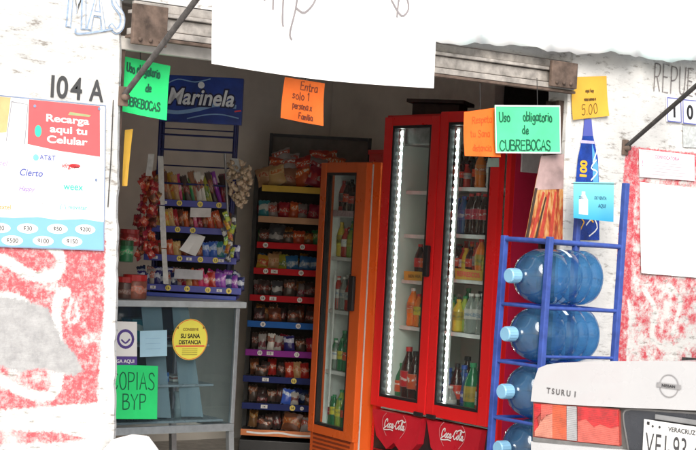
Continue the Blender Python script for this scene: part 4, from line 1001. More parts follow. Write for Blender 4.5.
# jars on the counter at the left
for i, (u, v, z, r, h, mb_, ml, lb) in enumerate([(134, 300, 8.15, .062, .10, (.30, .10, .06), (.45, .02, .02), 'wide sweet jar with a red lid at the left end of the counter'), (124, 300, 8.12, .05, .09, (.16, .09, .06), (.4, .02, .02), 'small brown sweet jar half hidden by the door jamb'),
                                          (126, 262, 8.2, .035, .09, (.03, .20, .07), (.03, .1, .04), 'small green canister standing on the sweet jars'), (129, 246, 8.25, .05, .07, (.30, .03, .02), (.3, .02, .02), 'dark red tub above the green canister')]):
    p = atD(u, v, z); z0 = 1.073 if i < 2 else p.z
    mb = MB(); mb.lathe([(0, 0), (r * .95, 0), (r, .008), (r, h * .85), (r * .85, h)], 16); o = mb.build('sweet_jar', wrapper('jar_wrap_%d' % i, mb_, [min(1, q * 2.2) for q in mb_], (.55, .45, .38), 12)); o.location = (p.x, p.y, z0)
    tag(o, lb, 'jar'); mb = MB(); mb.lathe([(r * .98, h * .92), (r * .98, h * 1.22), (0, h * 1.22)], 16, smooth=False); mb.build('lid', mat('jar_lid_%d' % i, ml, .4), o)
# ================================================================== DRINKS COOLERS
LED = emis('led_white', (.88, 1.0, .95), 32.0)
COLA = mat('cola_body', (.03, .008, .006), .12, var=.4); CLEARB = clear('pet_clear', (.75, .82, .82), .35, (.5, .55, .52)); GRNB = mat('green_bottle', (.01, .16, .06), .12); ORJ = mat('orange_soda', (.80, .20, .02), .2)
YJ = mat('yellow_soda', (.65, .50, .05), .2); BLB = mat('blue_bottle', (.03, .10, .25), .15); LIMB = mat('lime_bottle', (.30, .42, .06), .2); REDB = mat('red_drink', (.45, .03, .02), .2); WHTB = mat('milky_bottle', (.55, .56, .54), .3)
CR = mat('cap_red', (.55, .02, .02), .4); CWH = mat('cap_white', (.7, .7, .68), .4); CGR = mat('cap_green', (.03, .3, .12), .4); CBL = mat('cap_blue', (.03, .10, .45), .4); CYE = mat('cap_yellow', (.7, .5, .05), .4)
LR = wrapper('label_red', (.60, .02, .02), (.65, .03, .03), (.75, .7, .68)); LW = wrapper('label_white', (.70, .70, .66), (.3, .4, .5), (.75, .75, .72)); LY = wrapper('label_yellow', (.70, .60, .06), (.55, .45, .05), (.25, .35, .1)); LO = wrapper('label_orange', (.75, .22, .03), (.6, .1, .03), (.8, .7, .5)); LB = wrapper('label_blue', (.05, .10, .40), (.3, .4, .6), (.7, .7, .75))
BK = {'cola': (COLA, CR, LR, 'dark cola bottle with a red label'), 'coladark': (COLA, INK, LR, 'dark cola bottle with a black cap'), 'clear': (CLEARB, CWH, LW, 'clear bottle with a white label'), 'green': (GRNB, CGR, LY, 'green bottle with a yellow label'), 'orange': (ORJ, CWH, LO, 'orange soda bottle'),
      'orange2': (ORJ, CR, LY, 'orange drink bottle with a yellow label'), 'yellow': (YJ, CYE, LY, 'yellow drink bottle'), 'blue': (BLB, CBL, LB, 'dark blue bottle'), 'lime': (LIMB, CGR, LY, 'lime green bottle'), 'red': (REDB, CR, LW, 'red drink bottle with a pale label'), 'white': (WHTB, CWH, LW, 'milky white bottle'), 'cangreen': (mat('can_mint', (.35, .50, .42), .3), STEEL, LW, 'pale mint can'), 'grn': (GRNB, CGR, LR, 'plain green bottle')}
def cabinet(root, W, H0, H1, D, t, mo, mi, HB=.44):
    mb = MB(); e = .001
    mb.box(0, .0, H0, t, D, H1, 0, .004); mb.box(W - t, .0, H0, W, D, H1, 0, .004); mb.box(t + e, e, H1 - t, W - t - e, D - e, H1 - e); mb.box(t + e, e, H0, W - t - e, D - e, HB); mb.box(t + e, D - t, HB + .001, W - t - e, D - e, H1 - t - e)
    mb.build('cabinet', mo, root)
    mb = MB(); g = .004; ti = t + g
    mb.raw([(ti, .03, HB + .006), (ti, D - ti, HB + .006), (ti, D - ti, H1 - ti), (ti, .03, H1 - ti)], [(0, 1, 2, 3)])
    mb.raw([(W - ti, .03, HB + .006), (W - ti, D - ti, HB + .006), (W - ti, D - ti, H1 - ti), (W - ti, .03, H1 - ti)], [(3, 2, 1, 0)])
    mb.raw([(ti, D - ti, HB + .006), (W - ti, D - ti, HB + .006), (W - ti, D - ti, H1 - ti), (ti, D - ti, H1 - ti)], [(0, 1, 2, 3)])
    mb.raw([(ti, .03, HB + .007), (W - ti, .03, HB + .007), (W - ti, D - ti, HB + .007), (ti, D - ti, HB + .007)], [(0, 1, 2, 3)])
    mb.raw([(ti, .03, H1 - ti), (W - ti, .03, H1 - ti), (W - ti, D - ti, H1 - ti), (ti, D - ti, H1 - ti)], [(3, 2, 1, 0)])
    mb.build('liner', mi, root)
def door(root, x0, x1, z0, z1, gx0, gx1, gz0, gz1, m, y0=-.045, y1=-.004):
    mb = MB()
    mb.box(x0, y0, z0, gx0, y1, z1, 0, .005); mb.box(gx1, y0, z0, x1, y1, z1, 0, .005); mb.box(gx0 + .0005, y0 + .001, z0 + .001, gx1 - .0005, y1 - .001, gz0, 0); mb.box(gx0 + .0005, y0 + .001, gz1, gx1 - .0005, y1 - .001, z1 - .001, 0)
    d = mb.build('door', m, root)
    mb = MB(); b = .016
    mb.box(gx0 + .001, y0 + .004, gz0 + .001, gx0 + b, y1 - .004, gz1 - .001); mb.box(gx1 - b, y0 + .004, gz0 + .001, gx1 - .001, y1 - .004, gz1 - .001); mb.box(gx0 + b + .001, y0 + .005, gz0 + .001, gx1 - b - .001, y1 - .005, gz0 + b); mb.box(gx0 + b + .001, y0 + .005, gz1 - b, gx1 - b - .001, y1 - .005, gz1 - .001)
    mb.build('gasket', DARK, d)
    mb = MB(); mb.box(gx0 + b + .002, y0 + .015, gz0 + b + .001, gx1 - b - .002, y0 + .019, gz1 - b - .001); mb.build('glass_pane', CAM_GLASS, d)
    return d
def shelf(root, x0, x1, y0, y1, z, m):
    mb = MB(); mb.box(x0, y0, z - .022, x1, y0 + .012, z, 0, .002)
    for k in range(int((x1 - x0) / .035) + 1): mb.tube([(x0 + .01 + .035 * k, y0 + .012, z - .004), (x0 + .01 + .035 * k, y1, z - .004)], .0018, 4)
    mb.tube([(x0, y1, z - .006), (x1, y1, z - .006)], .003, 5); mb.build('shelf', m, root)

# ---- red double-door cooler
CO = (5.84, 7.42, 0); CRt = -90; cw = fr(CO, CRt)
W, H, D = 1.075, 2.15, .66
ck = thing('drinks_cooler', 'tall red double-door drinks cooler with white script logos at its foot', 'drinks cooler', CO, CRt)
cabinet(ck, W, .06, H, D, .035, RED, LINER)
d1 = door(ck, .032, .525, .468, 2.135, .105, .455, .525, 2.085, RED)
d2 = door(ck, .532, 1.035, .468, 2.155, .598, .962, .535, 2.095, RED)
for d_, x in ((d1, .492),):
    mb = MB(); mb.box(x - .018, -.075, 1.235, x + .018, -.046, 1.41, 0, .008); mb.build('handle', DARK, d_)
for d_, x in ((d1, .475), (d2, .585)):
    mb = MB(); mb.box(x - .03, -.06, .468 - .012, x + .04, -.046, .480, 0, .003); mb.build('hinge', DARK, d_)
for x in (.128, .622):
    mb = MB(); mb.box(x - .013, .012, .545, x + .013, .024, 2.07); mb.build('led_backing', SHELFW, ck)
    mb = MB()
    for k in range(38):
        z = .56 + k * .0400; mb.box(x - .006, .004, z, x + .006, .0115, z + .011)
    mb.build('led_strip', LED, ck)
mb = MB(); mb.box(.30, .60, .60, .315, .618, 2.0); mb.box(.72, .60, .60, .735, .618, 2.0); mb.box(.045, .30, .60, .052, .32, 2.0); mb.build('shelf_support', SHELFW, ck)
mb = MB(); mb.box(.04, .03, 1.98, W - .04, .40, 2.10, 0, .01); mb.build('fan_housing', mat('grey_fan_box', (.22, .23, .22), .5, var=.4, scale=25), ck)
zl = [1.719, 1.465, 1.200, .931]; zr = [1.743, 1.483, 1.235, .939]
for z in zl: shelf(ck, .045, .50, .13, .58, z, SHELFW)
for z in zr: shelf(ck, .52, 1.03, .05, .58, z, SHELFW)
# foot panels with logos
script = {'C': None}
def cocalogo(parent, x, z, s, mp):
    mb = MB()
    P = [[(.22, .36), (.20, .50), (.10, .50), (.01, .34), (.0, .14), (.08, .0), (.18, .04), (.28, .16)],                     # C
         [(.40, .27), (.33, .20), (.31, .08), (.37, .0), (.44, .08), (.44, .22), (.38, .28)],                                   # o
         [(.62, .24), (.55, .27), (.50, .12), (.54, .0), (.63, .08)],                                                              # c
         [(.80, .25), (.72, .26), (.68, .10), (.73, .0), (.79, .10), (.81, .27)], [(.81, .27), (.80, .06), (.85, .0), (.90, .08)],  # a
         [(.94, .15), (1.03, .17)],
         [(1.30, .36), (1.28, .50), (1.18, .50), (1.09, .34), (1.08, .14), (1.16, .0), (1.26, .04), (1.35, .16)],                   # C
         [(1.47, .27), (1.40, .20), (1.38, .08), (1.44, .0), (1.51, .08), (1.51, .22), (1.45, .28)],                              # o
         [(1.58, .14), (1.68, .40), (1.66, .54), (1.61, .46), (1.60, .12), (1.65, .0), (1.71, .08)],                              # l
         [(1.86, .25), (1.78, .26), (1.74, .10), (1.79, .0), (1.85, .10), (1.87, .27)], [(1.87, .27), (1.86, .06), (1.91, .0), (1.97, .10)],
         [(.12, .0), (.0, -.10), (.02, -.16), (.3, -.15), (.62, -.10), (.9, -.13)], [(1.30, .48), (1.45, .56), (1.62, .60), (1.80, .50), (1.95, .56)]]
    pl = [smooth_poly([((px - .95) * s + x + .18 * py * s, (py - .2) * s + z) for px, py in q], 4) for q in P]
    ribbons(mb, pl, .070 * s, mp, .0012); return mb.build('script_logo', mat('logo_white', (.80, .76, .76), .4, var=.03), parent)
for x0, x1, lx, lz in ((.05, .50, .27, .378), (.54, 1.0, .773, .389)):
    mb = MB()
    mb.raw([(x0, -.04, .445), (x1, -.04, .445), (x1 - .02, -.05, .30), (x1 - .09, -.05, .235), ((x0 + x1) / 2 + .06, -.05, .235), ((x0 + x1) / 2, -.05, .28), ((x0 + x1) / 2 - .07, -.05, .235), (x0 + .16, -.05, .235), (x0 + .06, -.05, .30),
            (x0, -.003, .445), (x1, -.003, .445), (x1 - .02, -.003, .30), (x1 - .09, -.003, .235), ((x0 + x1) / 2 + .06, -.003, .235), ((x0 + x1) / 2, -.003, .28), ((x0 + x1) / 2 - .07, -.003, .235), (x0 + .16, -.003, .235), (x0 + .06, -.003, .30)],
           [tuple(range(8, -1, -1)), tuple(range(9, 18))] + [(i, (i + 1) % 9, 9 + (i + 1) % 9, 9 + i) for i in range(9)])
    fp = mb.build('foot_panel', mat('crimson_panel', (.55, .015, .03), .35, var=.12, scale=6), ck)
    cocalogo(fp, lx, lz, .092, lambda a, b, off: Vector((a, -.0445 - .05 * max(0, .445 - b) - off - .002, b)))
    mb = MB()
    for sgn in (-1, 1): ribbons(mb, [smooth_poly([(lx + sgn * .075, lz + .062), (lx + sgn * .105, lz + .03), (lx + sgn * .10, lz - .02), (lx + sgn * .062, lz - .065)], 4)], .003, lambda a, b, off: Vector((a, -.0445 - .05 * max(0, .445 - b) - off - .002, b)))
    mb.build('bottle_outline', mat('logo_pink', (.75, .35, .38), .4), fp)
mb = MB(); mb.box(.03, -.002, .08, W - .03, .0 - .0015, .43) if False else mb.box(.03, -.003, .07, W - .03, -.001, .44); mb.build('grille', DARK, ck)
mb = MB()
for k in range(9): mb.box(.05, -.02, .10 + .014 * k, W - .05, -.004, .106 + .014 * k)
mb.build('grille_slats', mat('dark_red_slats', (.30, .01, .015), .4), ck)
# drinks inside (picture column, base height, kind, height, radius, depth)
right = [(461, 1.743, 'coladark', .14, .028, .10), (466, 1.743, 'red', .13, .028, .12), (471, 1.743, 'coladark', .14, .028, .16), (480, 1.743, 'orange', .20, .032, .11), (486, 1.743, 'red', .15, .03, .18), (492, 1.743, 'white', .22, .035, .12),
         (457, 1.483, 'blue', .20, .032, .12), (463, 1.483, 'blue', .21, .032, .10), (470, 1.483, 'cola', .225, .033, .09), (477, 1.483, 'cola', .23, .033, .09), (484, 1.483, 'cola', .225, .033, .10), (492, 1.483, 'clear', .21, .033, .09), (498, 1.483, 'white', .2, .033, .12),
         (456, 1.235, 'coladark', .18, .03, .14), (463, 1.235, 'red', .17, .03, .16), (470, 1.235, 'coladark', .18, .03, .16), (480, 1.235, 'orange2', .225, .033, .09), (487, 1.235, 'yellow', .17, .033, .10), (493, 1.235, 'lime', .18, .033, .12),
         (452, .939, 'lime', .17, .03, .12), (458, .939, 'yellow', .18, .034, .09), (464, .939, 'lime', .20, .034, .12), (470, .939, 'clear', .22, .034, .08), (476, .939, 'clear', .22, .034, .10), (482, .939, 'clear', .225, .034, .08), (489, .939, 'clear', .21, .034, .11), (467, .939, 'green', .24, .034, .20), (479, .939, 'coladark', .23, .034, .2),
         (448, .535, 'blue', .22, .04, .12), (456, .535, 'coladark', .25, .04, .14), (463, .535, 'blue', .24, .042, .18), (472, .535, 'green', .27, .048, .10), (482, .535, 'red', .23, .04, .12), (488, .535, 'clear', .22, .04, .10), (450, .535, 'clear', .13, .04, .06), (466, .535, 'coladark', .28, .045, .28), (481, .535, 'green', .3, .045, .26)]
left = [(433, 1.719, 'coladark', .13, .03, .16), (435, 1.465, 'red', .15, .03, .16), (430, 1.465, 'coladark', .13, .03, .16),
        (419, 1.200, 'cola', .21, .033, .16), (425, 1.200, 'cola', .21, .033, .16), (431, 1.200, 'cola', .21, .033, .16), (412, .931, 'orange', .22, .036, .16), (418, .931, 'orange2', .19, .032, .16), (424, .931, 'green', .19, .034, .16), (429, .931, 'yellow', .16, .034, .16),
        (407, .535, 'cola', .30, .046, .16), (414, .535, 'coladark', .28, .045, .16), (401, .535, 'grn', .20, .04, .16), (423, .535, 'grn', .27, .045, .16)]
rd = random.Random(17)
for z, ks in ((1.743, ['coladark', 'red', 'coladark']), (1.483, ['cola', 'blue', 'coladark']), (1.235, ['red', 'coladark', 'orange2', 'yellow']), (.939, ['clear', 'lime', 'clear', 'green']), (.535, ['blue', 'coladark', 'red', 'clear'])):
    for i in range(7): right.append((452 + 6.5 * i, z, rd.choice(ks), rd.uniform(.17, .22) if z > 1.5 or z < 1.7 else .14, .03, .26 + .03 * (i % 2)))
    for i in range(8): right.append((454 + 5.6 * i, z, rd.choice(ks), rd.uniform(.16, .21), .028, .16 + .02 * (i % 2)))
    if z < 1.7 or True:
        for i in range(3): left.append((432 + 3 * i, z - .015 if z > .6 else z, rd.choice(ks), rd.uniform(.15, .2), .03, .12 + .05 * i))
left = [(u, min(zl + [.535], key=lambda q: abs(q - z)), *r_) for (u, z, *r_) in left]
def fill(lst, side, zlist):
    cnt = {}
    for (u, z, kn, h, r, dep) in lst:
        vv = 225 + (EYE - z) * 175; x, _ = loc((CO[0], CO[1], 0), CRt, u, vv, dep)
        mbd, mc, ml, ds = BK[kn]; row = sorted(zlist + [.535], reverse=True).index(z); cnt[row] = cnt.get(row, 0) + 1
        bottle('drink_bottle', '%s, %s, %s shelf, %s door of red cooler' % (ds, ORD[cnt[row] - 1], ('top', 'second', 'third', 'fourth', 'bottom')[row], side), cw(x, dep, (z if z > .6 else .448) + .001), mbd, mc, ml, h if z > .6 else h + .06, r, 'soda' if kn not in ('cangreen',) else 'can', 'drinks in the red cooler')
fill(right, 'right', zr); fill(left, 'left', zl)
def cooler_card(tl, tr, br, bl, dep, label, m, lines=None):
    pts = [loc((CO[0], CO[1], 0), CRt, *q, dep) for q in (bl, br, tl, tr)]; s = Sheet(*[cw(x, dep, z) for x, z in pts]); return sign('shelf_card', label, 'card', s, m, nx=2, ny=2), s
o, s = cooler_card((404, 271), (426, 272), (425, 281), (404, 280), .12, 'narrow yellow shelf card behind the left door of the red cooler', PYELLOW)
mb = MB(); printed(mb, 'BIEN FRIA', s.W / 2, s.H * .3, s.H * .35, s.p, .001, align='CENTER', bold=.02); mb.build('lettering', mat('brown_ink', (.10, .05, .01), .6), o)
o, s = cooler_card((455, 268), (482, 271), (482, 281), (455, 279), .045, 'yellow shelf card with dark red lettering behind the right door of the red cooler', PYELLOW)
mb = MB(); printed(mb, 'REFRESCOS', s.W / 2, s.H * .3, s.H * .45, s.p, .001, align='CENTER', bold=.03); mb.build('lettering', REDI, o)
o, s = cooler_card((413, 368), (425, 369), (424, 401), (412, 399), .15, 'upright cream carton at the bottom of the left door of the red cooler', mat('cream_card', (.62, .60, .35), .6)); o.name = 'carton'; o['category'] = 'carton'
mb = MB(); ribbons(mb, [[(s.W * .2, s.H * .2), (s.W * .8, s.H * .2)], [(s.W * .2, s.H * .3), (s.W * .7, s.H * .3)]], .004, s.p); mb.build('small_print', GRAYI, o)
# decal hearts on the right door
o, s = cooler_card((488, 158), (499, 158), (499, 167), (488, 167), -.048, 'pale mint heart-shaped sticker at the top of the right cooler door', mat('mint_sticker', (.50, .66, .60), .5))
# brown box on top
bx = thing('wooden_box', 'flat dark brown box with an overhanging lid on top of the red cooler', 'box', cw(.02, .12, 2.151), CRt + 37)
mb = MB(); mb.box(.03, .02, 0, .31, .26, .085, 0, .004); mb.build('body', mat('dark_wood', (.05, .028, .02), .6, var=.4), bx)
mb = MB(); mb.box(.0, -.01, .086, .345, .29, .108, 0, .004); mb.build('lid', mat('dark_wood', (.05, .028, .02), .6, var=.4), bx)

# poster and label on the cooler's side
s = Sheet(onY(524, 241, 5.44), onY(562, 241, 5.44), onY(541, 156, 5.44), onY(564, 154, 5.44), curl=.004)
FOOD = bpy.data.materials.new('printed_food'); FOOD.use_nodes = True; nt = FOOD.node_tree
tc = N(nt, 'ShaderNodeTexCoord'); mp_ = N(nt, 'ShaderNodeMapping'); mp_.inputs['Scale'].default_value = (38, 1, 9); mp_.inputs['Rotation'].default_value = (0, .18, 0); nt.links.new(tc.outputs['Object'], mp_.inputs[0])
nt.links.new(ramp(nt, noise(nt, 1.0, 4, .6, vec=mp_.outputs[0]), [(.30, (.10, .03, .015)), (.42, (.34, .05, .02)), (.50, (.45, .20, .06)), (.60, (.50, .32, .16)), (.72, (.30, .10, .04))]), nt.nodes['Principled BSDF'].inputs['Base Color']); nt.nodes['Principled BSDF'].inputs['Roughness'].default_value = .4
po = sign('menu_poster', 'food poster with pale top and tan lower half under the light green card', 'poster', s, FOOD)
mb = MB(); s.patch(mb, [(0, s.H * .60), (s.W, s.H * .60), (s.W, s.H), (0, s.H)], .001); mb.build('pale_field', mat('poster_pale', (.40, .28, .27), .5, var=.45, scale=7), po)
mb = MB(); S_ = s
for a in ((.10, .30), (.36, .48), (.62, .70)): S_.patch(mb, [(s.W * a[0], .0), (s.W * (a[0] + .10), 0), (s.W * (a[1] + .07), s.H * .56), (s.W * a[1], s.H * .58)], .0012)
mb.build('red_food', mat('poster_red', (.42, .05, .03), .5, var=.4, scale=25), po)
mb = MB(); S_.patch(mb, [(0, 0), (.015, 0), (.018, s.H * .62), (0, s.H * .62)], .002); S_.patch(mb, [(s.W * .24, 0), (s.W * .30, 0), (s.W * .44, s.H * .5), (s.W * .40, s.H * .52)], .0024); mb.build('dark_edge', mat('poster_dark', (.05, .03, .02), .5), po)
mb = MB(); q0, q1 = onY(518, 172, 6.352), onY(543, 156, 6.352); mb.box(q0.x, 6.325, q0.z, q1.x, 6.337, q1.z + .03, 0, .01); lb_ = tag(mb.build('label_plate', mat('grey_label', (.75, .76, .76), .5)), 'pale rounded plate high on the side of the red cooler', 'plate')
mb = MB(); mb.box(W + .0015, .03, .4, W + .004, .55, 2.10); mb.build('side_decal', CRIM, ck)

# ---- orange single-door cooler
OO = (5.845, 8.28, 0); OR_ = -95; ow = fr(OO, OR_)
oc = thing('drinks_cooler', 'narrow orange single-door cooler between the snack shelving and the red cooler', 'drinks cooler', ow(.335, 0, 0), OR_)
Wo, Ho, Do = .50, 1.875, .55
DKL = mat('dim_liner', (.74, .80, .80), .4, var=.15)
cabinet(oc, Wo, .06, Ho, Do, .03, ORANGE, DKL, .275)
dd = door(oc, -.010, Wo + .004, .24, 1.868, .055, .395, .29, 1.81, ORANGE)
mb = MB(); mb.box(.405, -.07, 1.0, .455, -.046, 1.205, 0, .008); mb.build('handle', DARK, dd)
mb = MB(); mb.box(Wo - .004, -.0035, .08, Wo + .006, .004, 1.86); mb.build('gasket_strip', mat('pale_gasket', (.62, .58, .55), .5), oc)
mb = MB(); mb.box(0, -.03, .07, Wo, -.002, .27, 0, .004); mb.build('foot_panel', ORANGE, oc)
mb = MB()
for k in range(6): mb.box(.04, -.034, .10 + .025 * k, Wo - .04, -.0305, .112 + .025 * k)
mb.build('vents', mat('dark_orange', (.25, .04, .01), .5), oc)
zo = [1.565, 1.305, .985, .62]
for k, z in enumerate(zo):
    shelf(oc, .04, .46, .03, .45, z, SHELFW)
mb = MB(); mb.box(.05, .018, 1.55, .45, .026, 1.585, 0, .001); pr = mb.build('price_rail', mat('pinkish_rail', (.55, .38, .42), .5, var=.4, scale=60), oc)
mb = MB(); mb.box(.10, .018, .40, .112, .027, 1.22); mb.box(.036, .07, .4, .046, .085, 1.78); mb.build('shelf_support', SHELFW, oc)
mb = MB(); mb.box(.14, .42, .65, .42, .44, 1.15); mb.build('back_liner', mat('pale_liner', (.45, .52, .52), .4), oc)
OX = fr((ow(.335, 0, 0).x, ow(.335, 0, 0).y, 0), OR_)
ocl = [(350, 1.565, 'coladark', .19, .03, .16), (355, 1.565, 'red', .18, .03, .18), (360, 1.565, 'coladark', .2, .03, .14), (347, 1.565, 'coladark', .16, .03, .25),
       (347, 1.305, 'clear', .17, .03, .14), (352, 1.305, 'lime', .22, .032, .14), (357, 1.305, 'yellow', .2, .032, .13), (361, 1.305, 'clear', .19, .03, .2), (343, 1.305, 'red', .12, .03, .14),
       (344, .985, 'clear', .2, .03, .12), (350, .985, 'coladark', .22, .032, .14), (355, .985, 'red', .22, .032, .16), (360, .985, 'coladark', .21, .032, .14),
       (343, .62, 'green', .24, .036, .15), (349, .62, 'grn', .26, .036, .17), (355, .62, 'green', .25, .036, .17), (360, .62, 'lime', .22, .034, .2),
       (341, .345, 'lime', .22, .036, .12), (347, .345, 'grn', .22, .036, .13), (353, .345, 'red', .2, .036, .14)]
for z, ks in ((1.565, ['coladark', 'red', 'clear']), (1.305, ['clear', 'red', 'yellow']), (.985, ['coladark', 'red', 'clear']), (.62, ['green', 'grn', 'clear']), (.345, ['lime', 'grn', 'clear'])):
    for i in range(5): ocl.append((342 + 4.5 * i, z, rd.choice(ks), rd.uniform(.16, .22), .029, .27))
for z, ks in ((1.565, ['coladark', 'red', 'cola']), (1.305, ['clear', 'lime', 'yellow', 'red']), (.985, ['coladark', 'red', 'cola', 'clear']), (.62, ['green', 'grn', 'clear']), (.345, ['lime', 'grn', 'green'])):
    for i in range(4): ocl.append((335.5 + 5.5 * i - (1.565 - z) * 6, z, rd.choice(ks), rd.uniform(.17, .21), .028, .04))
cnt = {}
for (u, z, kn, h, r, dep) in ocl:
    dep = .065 + dep * .25; oo = ow(.335, 0, 0); x, _ = loc((oo.x, oo.y, 0), OR_, u, 225 + (EYE - z) * 165, dep); x = max(.07, min(.42, x)); mbd, mc, ml, ds = BK[kn]; row = [1.565, 1.305, .985, .62, .345].index(z); cnt[row] = cnt.get(row, 0) + 1
    bottle('drink_bottle', '%s, %s on %s shelf, orange cooler' % (ds, ORD[cnt[row] - 1], ('top', 'second', 'third', 'fourth', 'bottom')[row]), OX(x, dep, (z if z > .5 else .284) + .001), mbd, mc, ml, h, r, 'soda', 'drinks in the orange cooler')
p = atD(362, 163, 9.75); 
rb = thing('red_crate', 'low red box lying on top of the orange cooler', 'box', OX(.06, .25, 1.862), OR_)
mb = MB(); mb.box(0, 0, 0, .42, .26, .10, 0, .006); mb.build('body', RED, rb)
mb = MB(); mb.box(-.005, -.005, .075, .425, .265, .10 + .004, 0, .004); mb.build('rim', RED, rb)

# ================================================================== WATER JUG RACK
RX0, RX1, RY0, RY1 = 4.924, 5.376, 5.11, 5.40
jr = thing('jug_rack', 'blue welded steel rack holding big water jugs on their sides beside the doorway', 'rack', (4.95, 5.25, 0), 0, tilt=1.2)
jl = lambda x, y, z: Vector((x - 4.95, y - 5.25, z))
for x, y, h in ((RX0, RY1, 1.49), (RX0, RY0, 1.495), (RX1, RY1, 1.76), (RX1, RY0, 1.765)):
    mb = MB(); mb.box(*(jl(x, y, 0) - Vector((.0135, .0135, -.005))), *(jl(x, y, h) + Vector((.0135, .0135, 0))), 0, .004); mb.build('post', BLUE, jr)
jz = [onY(557, v, 5.255).z for v in (277, 334, 390, 445)]
jz = [jz[0] - .0, jz[1], jz[2], jz[3]]; JR = .124
def bar(p, q, r=.008): 
    mb = MB(); mb.tube([jl(*p), jl(*q)], r, 8); return mb.build('rail', BLUE, jr)
for z in [1.475]:
    bar((RX0, RY0, z), (RX1, RY0, z), .011); bar((RX0, RY1, z), (RX1, RY1, z), .011); bar((RX0, RY0, z), (RX0, RY1, z), .011); bar((RX1, RY0, z), (RX1, RY1, z), .011)
for z in jz:
    zz = z - JR - .0085
    bar((RX0, RY0, zz), (RX0, RY1, zz)); bar((RX1, RY0, zz), (RX1, RY1, zz)); bar((RX0, RY0, zz + .001), (RX1, RY0, zz + .001), .009); bar((RX0, RY1, zz), (RX1, RY1, zz)); bar((RX0, RY0, zz + .045), (RX1, RY0, zz + .045), .007) if z < jz[0] else None
JB = clear('blue_polycarbonate', (.22, .49, .77), .20, (.09, .27, .48), gloss_r=.08, ior=1.7, tex=True)  # haze varies over the shell, painting in darker refraction patches
def jug_mesh():
    mb = MB(); L = .455; P = [(0, .008), (.06, .0), (.105, .004), (.119, .018), (JR, .04)]
    z = .05
    for k in range(3): P += [(JR, z), (JR, z + .018), (JR - .011, z + .029), (JR - .011, z + .034), (JR, z + .046)]; z += .062 if k != 1 else .080
    P += [(JR, z + .03), (JR - .001, .315), (JR - .012, .345), (.098, .372), (.072, .392), (.045, .406), (.031, .414), (.028, .424), (.028, .455)]
    mb.lathe(P, 36); return mb
jroot = None
for i, z in enumerate(jz + [jz[3] - .25]):
    M_ = Matrix.Translation((5.345 - .004 * i, 5.255, z + .0)) 
    lab = 'blue water jug lying in the %s tier of the blue rack' % ('top', 'second', 'third', 'fourth', 'lowest')[i]
    if jroot is None:
        jroot = jug_mesh().build('water_jug', JB); tag(jroot, lab, 'water jug', 'water jugs in the blue rack')
        mb = MB(); mb.lathe([(.030, .432), (.0325, .436), (.0325, .485), (.029, .49), (0, .49)], 20, smooth=False)
        for k in range(16): a = k / 16 * 2 * PI; mb.box(-.0015, .0325, .440, .0015, .0335, .482, M=Matrix.Rotation(a, 4, 'Z'))
        mb.build('cap', mat('pale_blue_cap', (.22, .44, .62), .35, var=.06), jroot)
        mb = MB(); vs = []; na = 10
        for k in range(na + 1):
            a = rad(-62 + 78 * k / na)
            for zz in (.185, .205): vs.append(((JR + .0012) * math.cos(a), (JR + .0012) * math.sin(a), zz))
        mb.raw(vs, [(2 * k, 2 * k + 2, 2 * k + 3, 2 * k + 1) for k in range(na)], 0, True)
        mb.build('label', mat('pale_label', (.70, .80, .86), .4, var=.3, scale=90), jroot)
        jroot.location = M_.translation; jroot.rotation_mode = 'ZYX'; jroot.rotation_euler = (0, rad(-90), rad(20))
    else:
        dup(jroot, M_.translation, lab, 'water jugs in the blue rack', rot=(0, rad(-90), rad(20 + R.uniform(-25, 25))))
# teal sign on the rack
s = Sheet(onY(573.5, 217.5, 5.245), onY(613.5, 222, 5.245), onY(573.5, 182, 5.245), onY(613.5, 182, 5.245))
c0, c1 = Vector((5.392, 5.40, 1.61)), Vector((5.392, 5.12, 1.61))
s = Sheet(Vector((5.36, 5.392, 1.575)), Vector((5.392, 5.118, 1.575)), Vector((5.36, 5.392, 1.75)), Vector((5.392, 5.118, 1.755)))
tlp = [onY(*q, 5.30) for q in ((573.5, 218), (613.5, 222), (573.5, 182), (614, 182.5))]
s = Sheet(*tlp, curl=.0)
TL = bpy.data.materials.new('teal_print'); TL.use_nodes = True; nt = TL.node_tree; b_ = nt.nodes['Principled BSDF']
tc = N(nt, 'ShaderNodeTexCoord'); sx_ = N(nt, 'ShaderNodeSeparateXYZ'); nt.links.new(tc.outputs['Generated'], sx_.inputs[0])
nt.links.new(ramp(nt, sx_.outputs['Z'], [(0, (.04, .36, .62)), (.5, (.14, .52, .62)), (1, (.22, .58, .62))]), b_.inputs['Base Color']); b_.inputs['Roughness'].default_value = .35
o = sign('sale_sign', 'small teal plate with dark lettering between the tall posts of the blue rack', 'sign', s, TL, nx=3, ny=3)
mb = MB(); printed(mb, 'DE VENTA', s.W * .66, s.H * .55, .014, s.p, .0012, bold=.02, sx=.85, align='CENTER', shear=.15); printed(mb, 'AQUI', s.W * .70, s.H * .34, .017, s.p, .0012, bold=.02, sx=.85, align='CENTER', shear=.15); printed(mb, '20 L', s.W * .13, s.H * .54, .014, s.p, .0022, bold=.02, sx=.8); mb.build('lettering', mat('print_dark_teal', (.02, .10, .20), .5), o)
mb = MB(); jx = s.W * .24; jy = s.H * .12; s.patch(mb, [(jx - .03, jy), (jx + .03, jy), (jx + .03, jy + .07), (jx + .012, jy + .095), (jx + .012, jy + .11), (jx - .012, jy + .11), (jx - .012, jy + .095), (jx - .03, jy + .07)], .001); mb.build('jug_picture', mat('print_pale', (.60, .72, .74), .5), o)
mb = MB(); mb.tube([s.p(-.012, s.H * .96), s.p(s.W + .012, s.H * .96)], .002, 6); mb.build('wire', POLE, o)

